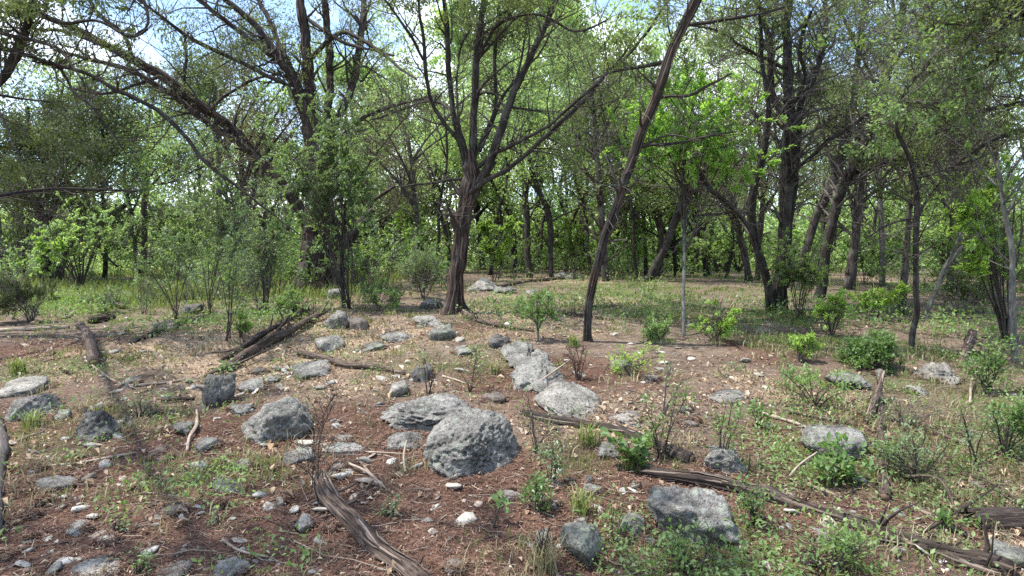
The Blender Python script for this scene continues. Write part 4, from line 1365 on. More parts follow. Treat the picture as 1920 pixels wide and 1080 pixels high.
tree('juniper_tree', 'off-picture left juniper sending long arching branches across the upper left', 'tree', (-420, 640),
     [([(-420, 650, 28), (-400, 560, 26), (-370, 430, 24), (-330, 300, 21), (-270, 180, 17), (-200, 60, 13), (-150, -60, 9)], 0)],
     [([(-7.4, 7.8, 5.6, .035), (-6.2, 5.0, 6.8, .03), (-4.4, 2.3, 7.2, .025), (-2.4, .4, 7.3, .015)], 0),  # the world-space limbs are unseen overhead canopy, added to shade the foreground
      ([(-7.4, 7.8, 5.2, .035), (-8.4, 4.8, 6.0, .03), (-7.4, 2.0, 6.6, .025), (-5.8, -.4, 6.8, .015)], 0),
      ([(-5.4, 3.6, 7.0, .025), (-3.6, 3.0, 7.4, .02), (-2.2, 2.2, 7.4, .012)], 0),
      ([(-7.6, 2.6, 6.5, .02), (-6.4, 2.6, 6.6, .02), (-5.0, 1.2, 6.6, .01)], 0),
      ([(-340, 330, 9), (-200, 150, 8), (-100, 95, 7), (0, 90, 6), (50, 102, 5.5), (100, 122, 5.5), (160, 142, 5), (210, 165, 5), (265, 192, 4.6), (310, 220, 4.4), (350, 255, 4), (380, 295, 3.6), (410, 325, 3.2), (450, 355, 2.6), (500, 395, 2), (560, 440, 1.2)], -.4),
      ([(90, 118, 3), (115, 130, 3), (140, 170, 2.6), (175, 200, 2.4), (205, 245, 2), (230, 280, 1.4)], -.2, -.1),
      ([(-260, 170, 13), (-120, 190, 12), (-30, 170, 11), (5, 140, 10), (30, 90, 10), (50, 50, 8), (65, 0, 7), (80, -80, 4)], -.6),
      ([(-200, 60, 8), (-60, 50, 6), (0, 62, 5), (70, 80, 4), (120, 100, 3), (160, 160, 2)], -1.2),
      ([(60, 10, 5), (120, 40, 4), (180, 35, 3), (240, 70, 3), (275, 55, 2)], -.4, -.6),
      ([(-150, -60, 7), (0, -90, 6), (160, -60, 5), (260, -20, 4), (280, 40, 3), (250, 68, 2)], -.8),
      ([(-340, 300, 8), (-200, 330, 7), (-100, 375, 6), (0, 365, 5), (75, 355, 4), (150, 357, 3), (260, 357, 2)], 1.0)],
     DB, D=8.2, seed=53, n=(130, 900, 3600), nleaf=30000, zleaf=3.9, twig=M['twig_dark'], k=26, ridges=.2, lsize=.06)

tree('juniper_tree', 'long thick double limb slanting down from the upper left into the thicket', 'tree', (600, 541),
     [([(600, 541, 14), (594, 480, 13), (572, 405, 13), (520, 335, 12), (455, 265, 12), (425, 235, 12), (390, 210, 12), (345, 175, 12), (300, 140, 11), (250, 112, 9), (200, 85, 8), (150, 60, 7), (90, 35, 6), (30, 5, 5), (-60, -45, 3)], -2.0)],
     [([(470, 285, 8), (425, 255, 8), (370, 215, 7), (320, 175, 6), (285, 155, 6), (230, 125, 5), (170, 110, 4), (100, 95, 3)], -1.4, -.7),
      ([(345, 172, 4), (346, 140, 4), (350, 105, 3.4), (345, 80, 2.6), (352, 60, 2)], -.2, -1.0),
      ([(390, 212, 4), (420, 180, 3), (470, 150, 3), (520, 140, 2)], .5, -1.0),
      ([(250, 114, 5), (230, 60, 4), (180, 20, 4), (150, -40, 3)], -.3, -1.4),
      ([(200, 86, 4), (120, 60, 4), (70, 55, 3), (0, 50, 2)], .2, -1.5),
      ([(300, 142, 4), (260, 160, 3), (190, 175, 3), (130, 165, 2)], -.4, -1.3),
      ([(428, 240, 4), (410, 290, 3), (350, 330, 2.6), (300, 345, 2)], -.5, -.8)],
     JB, seed=59, n=(95, 620, 2600), nleaf=3500, zleaf=4.2, twig=M['twig_dark'], k=26, ridges=.2, L=((.4, 1.2), (.25, .6), (.12, .35)))

tree('dark_juniper', 'low shadowy juniper at the far left with two stout trunks and drooping crown', 'tree', (88, 525),
     [([(88, 528, 14), (84, 490, 14), (80, 450, 14), (76, 420, 12), (70, 370, 9), (60, 300, 6), (50, 200, 4)], 0),
      ([(108, 530, 10), (116, 490, 10), (125, 470, 10), (145, 455, 9), (170, 435, 8), (200, 410, 7), (240, 380, 4)], -.3)],
     [([(80, 420, 7), (110, 370, 6), (140, 320, 5), (180, 270, 4), (220, 230, 2)], -1.0),
      ([(78, 400, 6), (30, 350, 6), (-20, 300, 4), (-60, 240, 3)], -.6),
      ([(-60, 490, 8), (0, 475, 7), (22, 465, 6), (40, 448, 5), (50, 425, 3), (40, 400, 2)], -.6, -2),
      ([(-40, 380, 6), (20, 358, 5), (75, 352, 5), (150, 357, 4), (210, 352, 3)], -1.4, -1),
      ([(85, 370, 6), (90, 300, 5), (100, 220, 4), (120, 160, 2)], .5),
      ([(160, 440, 4), (190, 470, 3), (220, 500, 2)], -.4)],
     DB, seed=61, n=(150, 900, 3000), nleaf=48000, zleaf=1.7, twig=M['twig_grey'], leaf=M['leaf_cedar'], lsize=.085, laspect=.45, leaf_spread=.12, k=22, ridges=.2,
     L=((.8, 2.2), (.4, 1.0), (.2, .5)))

tree('thin_tree', 'thin crooked dark tree standing alone at right, in front of the green thicket', 'tree', (1710, 655),
     [([(1710, 658, 7.5), (1712, 620, 6.5), (1718, 585, 6.5), (1715, 545, 6), (1716, 500, 6), (1717, 440, 6.5), (1719, 389, 7), (1716, 345, 6), (1710, 311, 5), (1692, 270, 4.5), (1680, 244, 4), (1685, 194, 4), (1708, 155, 3.6), (1740, 120, 3), (1760, 70, 2)], -.4)],
     [([(1716, 410, 3), (1690, 412, 2.6), (1660, 420, 2.4), (1620, 445, 1.6)], -.4),
      ([(1712, 330, 3), (1740, 330, 2.6), (1790, 310, 2), (1850, 290, 1.5)], -.4),
      ([(1682, 240, 3), (1665, 215, 2.4), (1650, 170, 2), (1655, 130, 1.5)], .4),
      ([(1686, 195, 3), (1700, 200, 2.4), (1720, 190, 2), (1760, 200, 1.4)], -.4)],
     DB, seed=71, n=(26, 160, 480), nleaf=2600, zleaf=2.6, twig=M['twig_dark'], leaf=M['leaf_mid'], lsize=.045, laspect=.5, k=20, flare=.4, L=((.3, .9), (.2, .5), (.1, .25)))

tree('leaning_tree', 'left one of two tall dark stems leaning right behind the right-hand juniper', 'tree', (1497, 545),
     [([(1497, 548, 10), (1510, 480, 10), (1530, 405, 9), (1563, 333, 10), (1591, 244, 9), (1605, 167, 8), (1613, 56, 7), (1624, 0, 6), (1640, -100, 3)], .3)],
     [([(1566, 325, 4), (1545, 260, 3), (1530, 200, 2)], .5), ([(1602, 170, 4), (1640, 130, 3), (1680, 100, 2)], -.5), ([(1610, 90, 4), (1580, 30, 3), (1560, -30, 2)], -.3)],
     DB, seed=73, n=(70, 420, 1700), nleaf=9000, zleaf=3.6, lsize=.06, k=22, L=((.6, 1.6), (.3, .8), (.15, .4)))
tree('leaning_tree', 'right, thicker one of two tall dark stems leaning right, with a long side arm', 'tree', (1535, 560),
     [([(1535, 562, 12), (1548, 480, 11), (1569, 389, 11), (1591, 333, 12), (1619, 278, 12), (1641, 211, 10), (1663, 139, 8), (1691, 17, 7), (1710, -80, 4)], -.5)],
     [([(1598, 325, 6), (1613, 322, 5), (1669, 300, 5), (1752, 264, 4), (1830, 230, 3)], -.8), ([(1641, 215, 5), (1690, 190, 4), (1750, 180, 4), (1830, 170, 3), (1900, 150, 2)], -1.2),
      ([(1663, 140, 5), (1700, 90, 4), (1760, 60, 3), (1820, 50, 2)], -1.2), ([(1650, 170, 4), (1620, 120, 3), (1600, 60, 2)], .5)],
     DB, seed=79, n=(100, 640, 2600), nleaf=11000, zleaf=3.2, lsize=.055, twig=M['twig_grey'], k=24, L=((.6, 1.6), (.3, .8), (.15, .4)))

tree('juniper_tree', 'broad juniper at the right edge whose feathery boughs hang over the upper right', 'tree', (2120, 640),
     [([(2120, 650, 26), (2100, 520, 24), (2080, 380, 22), (2060, 240, 19), (2050, 100, 15), (2040, -60, 10)], 0)],
     [([(2060, 100, 10), (1980, 40, 10), (1920, 8, 11), (1880, -18, 11), (1800, -60, 9), (1700, -110, 5)], -2.5),
      ([(2060, 200, 6), (1960, 60, 5), (1910, 22, 4), (1870, 33, 3.4), (1800, 45, 3), (1735, 58, 2)], -2.2),
      ([(2070, 300, 8), (2000, 220, 7), (1920, 195, 6), (1850, 210, 5), (1780, 240, 4), (1720, 255, 2)], -.5),
      ([(2070, 330, 7), (1980, 250, 6), (1900, 250, 5), (1830, 280, 4), (1790, 310, 2)], .5),
      ([(2060, 160, 7), (1980, 110, 6), (1900, 100, 5), (1830, 130, 4), (1770, 150, 3)], .3)],
     DB, D=8.6, seed=83, n=(120, 760, 3000), nleaf=24000, zleaf=2.8, lsize=.05, twig=M['twig_dark'], k=20, L=((.5, 1.4), (.3, .7), (.12, .35)), hang=.5)

# trees behind and between: (label, base px, depth or None, trunk polyline, forks, bark, leaf, size, seed)
BG = [
 ('straight pole-like trunk just behind the main juniper at its right', (991, 508), 21, [(991, 510, 8), (988, 440, 8), (985, 350, 8), (978, 310, 7), (970, 220, 5), (960, 120, 3)], 5, 'j'),
 ('forked dark trunk right of the pole-like one, splitting in a narrow Y', (1036, 517), 19, [(1036, 518, 7), (1032, 450, 7), (1027, 395, 8), (1008, 350, 5), (995, 300, 4), (990, 200, 3)], 5, 'b'),
 ('dark trunk with three arms left of the pole-like one', (966, 498), 24, [(966, 500, 7), (963, 440, 7), (950, 390, 6), (925, 350, 4), (910, 280, 3)], 5, 'b'),
 ('stubby dark trunk visible close to the right side of the main juniper', (905, 493), 26, [(905, 495, 7), (899, 440, 7), (895, 380, 6), (890, 300, 4)], 4, 'b'),
 ('upright dark trunk half covered by the leaning trunk', (1137, 527), 17, [(1137, 528, 8), (1131, 440, 9), (1126, 370, 8), (1118, 280, 6), (1110, 180, 4)], 5, 'j'),
 ('stout grey trunk leaning right in the centre distance', (1217, 528), 16.5, [(1217, 530, 9), (1230, 495, 10), (1247, 462, 11), (1270, 405, 10), (1297, 362, 8), (1340, 300, 5), (1370, 230, 3)], 6, 'b'),
 ('reddish trunk behind the stout grey leaning one', (1240, 512), 21, [(1240, 514, 8), (1238, 460, 8), (1235, 400, 6), (1225, 320, 4)], 4, 'j'),
 ('thin pole right of the leaning trunk, deep in the wood', (1213, 506), 23, [(1213, 508, 5), (1208, 440, 5), (1203, 370, 4), (1198, 280, 3)], 3, 'j'),
 ('slim dark pole two steps right of the upright dark trunk', (1174, 502), 25, [(1174, 504, 6), (1172, 430, 6), (1170, 340, 4), (1160, 240, 3)], 4, 'j'),
 ('slanting brown trunk seen left of the right-hand juniper', (1405, 529), 17, [(1405, 530, 7), (1396, 480, 8), (1384, 430, 7), (1372, 380, 6), (1350, 300, 4)], 5, 'j'),
 ('double dark trunk behind the grey sapling', (1327, 523), 21, [(1327, 525, 8), (1320, 480, 6), (1312, 430, 5), (1300, 330, 3)], 5, 'b'),
 ('short dark trunk under the leafy sapling crown', (1268, 525), 22, [(1268, 527, 5), (1266, 470, 5), (1262, 400, 3)], 4, 'b'),
 ('thick reddish trunk behind the two leaning stems', (1592, 540), 14, [(1592, 542, 12), (1598, 490, 11), (1606, 440, 10), (1612, 380, 8), (1620, 280, 5)], 5, 'j'),
 ('straight grey pole left of the thin crooked tree', (1656, 535), 15.5, [(1656, 537, 6), (1655, 470, 6), (1652, 400, 6), (1650, 320, 4), (1648, 220, 3)], 4, 'g'),
 ('rough brown trunk right behind the thin crooked tree', (1689, 592), 10, [(1689, 594, 8), (1694, 540, 8), (1700, 480, 8), (1703, 430, 7), (1708, 350, 5), (1700, 250, 3)], 5, 'j'),
 ('pair of dead mottled stems forking right of the thin crooked tree', (1737, 608), 9.6, [(1737, 610, 6), (1742, 575, 6), (1756, 540, 6), (1775, 500, 7), (1800, 468, 5), (1830, 440, 3)], 4, 'g'),
 ('pale mottled trunk at the right edge behind the undergrowth', (1903, 700), 6.9, [(1903, 702, 8), (1900, 620, 7), (1899, 540, 7), (1898, 460, 6), (1885, 410, 5), (1878, 370, 4), (1870, 300, 2)], 5, 'g'),
 ('slim curved trunk left of the stout left juniper foot', (644, 566), 10.5, [(644, 568, 5), (641, 520, 5), (643, 470, 5), (645, 425, 5), (648, 380, 3)], 2, 'd'),
 ('dark slanting trunk in the gap left of the main juniper', (838, 500), 23, [(845, 502, 5), (838, 450, 5), (825, 400, 5), (810, 350, 4), (800, 280, 3)], 4, 'b'),
 ('dim stocky trunk between the left and main junipers', (757, 492), 24, [(765, 494, 8), (755, 450, 8), (745, 410, 7), (730, 350, 4)], 5, 'j'),
 ('slender dark trunk beside the yellow-green foliage patch', (713, 488), 27, [(713, 490, 6), (714, 440, 5), (712, 380, 4)], 4, 'b'),
 ('small dark trunk in the sunny clearing at left', (196, 500), 22, [(196, 502, 5), (198, 460, 5), (196, 400, 4), (190, 330, 3)], 5, 'b'),
 ('far trunk left of the clearing behind the shadowy juniper', (40, 500), 23, [(40, 502, 7), (38, 440, 7), (30, 350, 5)], 5, 'j'),
 ('tall olive juniper rising behind the thicket shrub', (420, 505), 20, [(420, 507, 8), (415, 430, 8), (410, 330, 7), (405, 230, 5), (400, 150, 3)], 7, 'j'),
 ('pointed green juniper behind the slanting double limb', (270, 500), 26, [(270, 502, 8), (272, 400, 7), (275, 300, 5), (280, 200, 3)], 7, 'j'),
 ('round-topped green tree left of the stout left juniper', (500, 505), 22, [(500, 507, 8), (498, 420, 7), (490, 320, 5)], 7, 'b'),
 ('brownish juniper filling the gap behind the left limbs', (470, 500), 16, [(470, 512, 8), (462, 420, 8), (455, 330, 7), (450, 240, 4)], 7, 'o'),
 ('dusty olive juniper behind the left fork of the main tree', (770, 500), 17, [(778, 512, 7), (782, 430, 7), (775, 340, 6), (765, 250, 4)], 6, 'o'),
 ('tall sunlit broadleaf tree behind the main juniper limbs', (1090, 500), 27, [(1090, 502, 10), (1092, 400, 9), (1085, 280, 8), (1080, 160, 6), (1075, 60, 3)], 8, 'y'),
 ('second sunlit broadleaf tree, behind the leaning trunk top', (1190, 500), 29, [(1190, 502, 9), (1195, 400, 8), (1190, 280, 6), (1185, 160, 4)], 8, 'y'),
 ('sunlit green tree left of the main juniper top', (700, 500), 28, [(690, 502, 8), (692, 400, 8), (700, 280, 6), (705, 180, 4)], 8, 'y'),
 ('pale green tree filling the sky behind the forked limbs', (930, 500), 31, [(930, 502, 9), (932, 400, 8), (925, 280, 7), (930, 160, 6), (935, 60, 4)], 8, 'y'),
 ('pale green tree between the main juniper and the leaning trunk', (1010, 500), 30, [(1010, 502, 9), (1008, 400, 8), (1015, 280, 7), (1010, 160, 6), (1005, 60, 4)], 8, 'y'),
 ('olive juniper behind the right-hand juniper', (1440, 515), 18, [(1420, 517, 7), (1425, 440, 7), (1430, 330, 6), (1420, 220, 4)], 7, 'o'),
 ('pointed pale green tree seen in the sky gap at upper right', (1560, 505), 27, [(1560, 507, 8), (1562, 400, 7), (1565, 280, 5), (1567, 170, 3)], 8, 'j'),
 ('feathery olive juniper right of the two leaning stems', (1780, 520), 14, [(1780, 540, 9), (1785, 460, 8), (1790, 360, 7), (1795, 250, 5)], 8, 'o'),
 ('dim green juniper at the far right behind the mottled stems', (1860, 510), 17, [(1860, 527, 8), (1862, 440, 8), (1868, 340, 6), (1870, 230, 4)], 8, 'j'),
 ('leafy broadleaf tree over the far right thicket', (1830, 500), 22, [(1820, 510, 7), (1815, 430, 6), (1812, 330, 4)], 8, 'y'),
]
SL = [(706, 24, 5, -12), (732, 20, 4, 18), (786, 29, 5, -8), (815, 18, 4, 14), (918, 22, 4, 20), (944, 30, 5, -14), (1003, 26, 4, 22), (1058, 24, 5, 26), (1079, 30, 5, -18), (1112, 21, 5, -22),
      (1152, 28, 5, 12), (1196, 19, 4, -16), (1258, 29, 5, 18), (1296, 24, 5, 28), (1345, 27, 5, -20), (1362, 20, 4, 22), (1382, 30, 6, 10), (1535, 22, 5, 16), (1568, 28, 5, -10), (1629, 21, 4, 20),
      (1676, 26, 5, -12), (1762, 23, 5, 16), (1822, 19, 4, -20), (1875, 25, 5, 10), (150, 27, 5, 12), (262, 24, 5, -18), (352, 26, 5, 14), (440, 27, 5, -10), (532, 25, 5, 16)]
NEARBY = [(1036, 'the forked dark trunk'), (991, 'the straight pole-like trunk'), (852, 'the main juniper'), (640, 'the stout left juniper'), (1217, 'the stout grey leaning trunk'), (1283, 'the grey sapling'),
          (1137, 'the upright dark trunk'), (1405, 'the slanting brown trunk'), (1592, 'the thick reddish trunk'), (1656, 'the straight grey pole'), (1737, 'the mottled stems'), (1860, 'the dim far right juniper'), (196, 'the small clearing trunk'), (420, 'the tall olive juniper')]
for px, D, r, ln in SL:
    nx, nn = min(NEARBY, key=lambda q: abs(q[0] - px))
    side = 'left' if px < nx else 'right'
    dist = 'just' if abs(px - nx) < 28 else 'well'
    far = 'far' if D > 25 else ('mid-distance' if D > 21 else 'nearer')
    lean = 'leaning left' if ln < -11 else ('leaning right' if ln > 11 else 'nearly upright')
    y0 = 480 + 1251 * .62 / D
    h = 1251 / D
    BG.append((f'{far} slender dark trunk {lean}, {dist} {side} of {nn}', (px, y0), D, [(px, y0 + 1, r), (px + ln * .5, y0 - h * .9, r * .95), (px + ln * .6, y0 - h * 1.9, r * .85), (px + ln * 1.6, y0 - h * 3.2, r * .7), (px + ln * 1.2, y0 - h * 4.8, r * .4)], 4, 's'))
KIND = {'s': (DB, M['leaf_far'], .09, .55), 'j': (FB, M['leaf_juniper'], .11, .4), 'b': (DB, M['leaf_far'], .10, .55), 'g': (GB, M['leaf_mid'], .07, .5), 'd': (DB, M['leaf_mid'], .06, .5),
        'o': (FB, M['leaf_brown'], .10, .35), 'y': (FB, M['leaf_far'], .13, .55)}
NLEAF = {'s': 1800, 'j': 9000, 'b': 8000, 'g': 1500, 'd': 500, 'o': 9500, 'y': 17000}
for i, (lb, base, D, pts, nf, kd) in enumerate(BG):
    rg = np.random.default_rng(300 + i)
    bk, lf, ls, la = KIND[kd]
    limbs = []
    for q in range(nf):
        s = rg.uniform(.4, 1) * (len(pts) - 1)
        j = min(int(s), len(pts) - 2)
        f = s - j
        x = pts[j][0] * (1 - f) + pts[j + 1][0] * f
        y = pts[j][1] * (1 - f) + pts[j + 1][1] * f
        r = (pts[j][2] * (1 - f) + pts[j + 1][2] * f) * .55
        sc = 1251 / D
        dx = rg.choice([-1, 1]) * rg.uniform(.5, 1.6) * sc
        dy = -rg.uniform(.7, 2.4) * sc
        limbs.append(([(x, y, r), (x + dx * .3, y + dy * .4, r * .8), (x + dx * .7, y + dy * .75, r * .55), (x + dx, y + dy, r * .25)], rg.uniform(-1.5, 1.5)))
    wood = kd in 'job'
    tree({'j': 'juniper_tree', 'b': 'oak_tree', 'g': 'dead_tree', 'd': 'slim_tree', 'o': 'juniper_tree', 'y': 'elm_tree', 's': 'slender_tree'}[kd], lb, 'tree', base, [(pts, 0)], limbs, bk, D=D, seed=400 + i,
         n=(16, 70, 160) if kd == 's' else (30, 160, 480) if D > 12 else (24, 140, 420), nleaf=NLEAF[kd], lsize=ls * (D / 24 if D > 15 else .62), laspect=la,
         zleaf={'g': 2.2, 'd': 2.0, 'b': 3.0}.get(kd, 2.4), leaf=lf, leaf_spread=.16 if D > 12 else .06, k=12, step=.2 if D > 12 else .06,
         L=((.7, 2.0), (.4, 1.1), (.2, .6)) if D > 12 else ((.3, .9), (.2, .5), (.1, .3)), twig=M['twig_grey'] if kd in 'og' else M['twig_dark'], flare=.4, ridges=.15)

# deep wood beyond, one mass
rg = np.random.default_rng(77)
wood = bpy.data.objects.new('far_woodland', None)
COL.objects.link(wood)
tag(wood, 'sunlit mass of green woodland closing off the view', 'woodland', kind='stuff')
TOPX = [-900, -200, 0, 200, 300, 370, 450, 600, 760, 900, 1100, 1300, 1450, 1540, 1640, 1750, 1900, 2200, 2900]
TOPY = [60, 60, 90, 130, 210, 230, 150, 70, 40, -60, -110, -20, 60, 190, 150, 20, -40, 0, 0]
nc = 4300
cy = rg.uniform(39, 54, nc)
cx = rg.uniform(-1.25, 1.25, nc) * cy
px_ = 960 + F * cx / cy
top = CAMZ + (HORIZON - np.interp(px_, TOPX, TOPY)) / F * cy
cz = hgt(cx, cy) + rg.uniform(0.0, 1, nc) ** .8 * (top - .9)
low = rg.random(nc) < .5
cz = np.where(low, hgt(cx, cy) + rg.uniform(.1, 3.6, nc), cz)
f = np.where(low, (30.5 + (cy - 39) * .5) / cy, 1)
cx, cy = cx * f, cy * f
cz = np.where(low, hgt(cx, cy) + rg.uniform(.1, 3.0, nc), cz)
keep = low | (vnoise(p3(cx * .30, cz * .40, 3.) + np.stack([0 * cy, 0 * cy, cy * .3], -1)) > -.22)
C0 = np.stack([cx, cy, cz], -1)[keep]
nl = 180000
ci = rg.integers(0, len(C0), nl)
C = C0[ci] + rg.normal(size=(nl, 3)) * np.array([.75, .75, .42])
C[:, 2] = np.maximum(C[:, 2], hgt(C[:, 0], C[:, 1]) + .05)
mb = MB()
sel = vnoise(C0 * .22 + 50)[ci] > .15
leaves(mb, C[~sel], .25, rg, .6, .2, .2, tri=True)
mb.build('foliage', M['leaf_far'], wood, smooth=False, kind='stuff')
mb = MB()
leaves(mb, C[sel], .25, rg, .5, .2, .2, tri=True)
mb.build('foliage', M['leaf_juniper'], wood, smooth=False, kind='stuff')
nt_ = 110
ty = rg.uniform(24, 50, nt_)
tx = rg.uniform(-1.1, 1.1, nt_) * ty
P = np.zeros((nt_, 8, 3))
lean = rg.normal(size=(nt_, 2)) * .16
for j in range(8):
    P[:, j, 0] = tx + lean[:, 0] * j * .8 + rg.normal(size=nt_) * .07
    P[:, j, 1] = ty + lean[:, 1] * j * .8
    P[:, j, 2] = hgt(tx, ty) - .1 + j * .85
R = rg.uniform(.05, .12, nt_)[:, None] * np.linspace(1.1, .4, 8)[None]
mb = MB()
tubes(mb, P, R, 6, .15)
P1, R1 = grow(P, R, 600, rg, (.25, 1), (1, 3), 1, .5, m=5, rr=.5, rmin=.02)
tubes(mb, P1, R1, 4)
P2, R2 = grow(P1, R1, 1600, rg, (.2, 1), (.5, 1.5), 1, .3, m=4, rr=.5, rmin=.012)
tubes(mb, P2, R2, 3, cap=False)
mb.build('trunks', M['bark_far'], wood, kind='stuff')


# ------------------------------------------------------------------ shrubs, saplings and herbs
def shrub(name, label, cat, base, bb, nst=6, nleaf=1500, ls=.03, leaf=None, twig=None, dr=.8, seed=1, stem_r=.006, n2=None, L2=None, la=.5, D=None, group=None, trunk=None, doff=0.0,
          bare=False, spread=.012, up=.25, rot_flat=.9, t2=(.35, 1), loose=1.08):
    rng = np.random.default_rng(seed)
    g = ground_at(*base)
    if D is not None:
        p = at(base[0], base[1], D)
        g = np.array([p[0], D, float(hgt(p[0], D))])
    D = g[1]
    x0, y0, x1, y1 = bb
    c = at((x0 + x1) / 2, (y0 + y1) / 2, D + doff)
    rad = np.array([(x1 - x0) / 2, 0, (y1 - y0) / 2]) / F * (D + doff) * .86
    rad[1] = rad[0] * dr
    rad = rad * loose
    size = rad.mean()
    t = thing(name, label, cat, g, group)
    src = g
    srcd = np.array([0, 0, 1.0])
    if trunk:
        P, R = limb_pts(trunk, D, doff)
        P[0, 2] = hgt(P[0, 0], P[0, 1]) - .03
        P, R = resample(P, R, .04)
        P = jitter(P, .008, 4, seed)
        mb = MB()
        tubes(mb, P, R, 10, .12, seed=seed)
        mb.build('trunk', twig or M['bark_grey'], t, g)
        a, b = to_m(P, R, 12)
        src = a[-1]
        stp = a[rng.integers(5, 12, nst)]
    else:
        stp = g + rng.normal(size=(nst, 3)) * np.array([.012, .012, 0]) * (1 + size)
        stp[:, 2] -= .01
    e = rand_dirs(nst, rng) * rng.uniform(.45, .95, (nst, 1)) * rad + c
    e[:, 2] = np.maximum(e[:, 2], c[2] - rad[2] * .5)
    m = 8
    s = np.linspace(0, 1, m)[None, :, None]
    mid = (stp + e) / 2 + np.array([0, 0, .18]) * np.linalg.norm(e - stp, axis=1, keepdims=True) + rng.normal(size=(nst, 3)) * .05 * size
    P1 = (1 - s) ** 2 * stp[:, None] + 2 * s * (1 - s) * mid[:, None] + s ** 2 * e[:, None]
    P1 = jitter(P1, .05 * size, 2.5 / max(size, .1), seed)
    P1[:, 0] = stp
    R1 = stem_r * rng.uniform(.7, 1.2, (nst, 1)) * np.linspace(1, .35 if nleaf and not bare else .6, m)[None]
    mb = MB()
    tubes(mb, P1, R1, 5, cap=False)
    n2 = n2 or nst * 9
    L2 = L2 or (.22 * size, .65 * size)
    P2, R2 = grow(P1, R1, n2, rng, t2, L2, 1.0, up, m=4, rr=.5, rmin=max(.0012, .0003 * D) * (1.7 if bare else 1), wob=.2)
    tubes(mb, P2, R2, 3, cap=False)
    P3, R3 = grow(P2, R2, n2 * 2, rng, (.2, 1), (L2[0] * .4, L2[1] * .5), 1.0, up * .6, m=3, rr=.5, rmin=max(.001, .00025 * D) * (1.7 if bare else 1), wob=.2)
    if D < 12:
        tubes(mb, P3, R3, 3, cap=False)
    mb.build('stems', twig or M['twig_dark'], t, g)
    if nleaf and not bare:
        cl = vnoise(P3[:, -1] * 4.5 / max(size, .08) * .5 + seed)
        Q3 = P3[cl > -.12]
        if len(Q3) < 6:
            Q3 = P3
        C, T_ = sample_on(Q3, int(nleaf * .8), rng, .1, spread)
        mb = MB()
        leaves(mb, C, ls, rng, la, .15, .2, dirs=T_, rot_flat=rot_flat, tri=D > 12)
        mb.build('foliage', leaf or M['leaf_mid'], t, g, smooth=False)
    return t


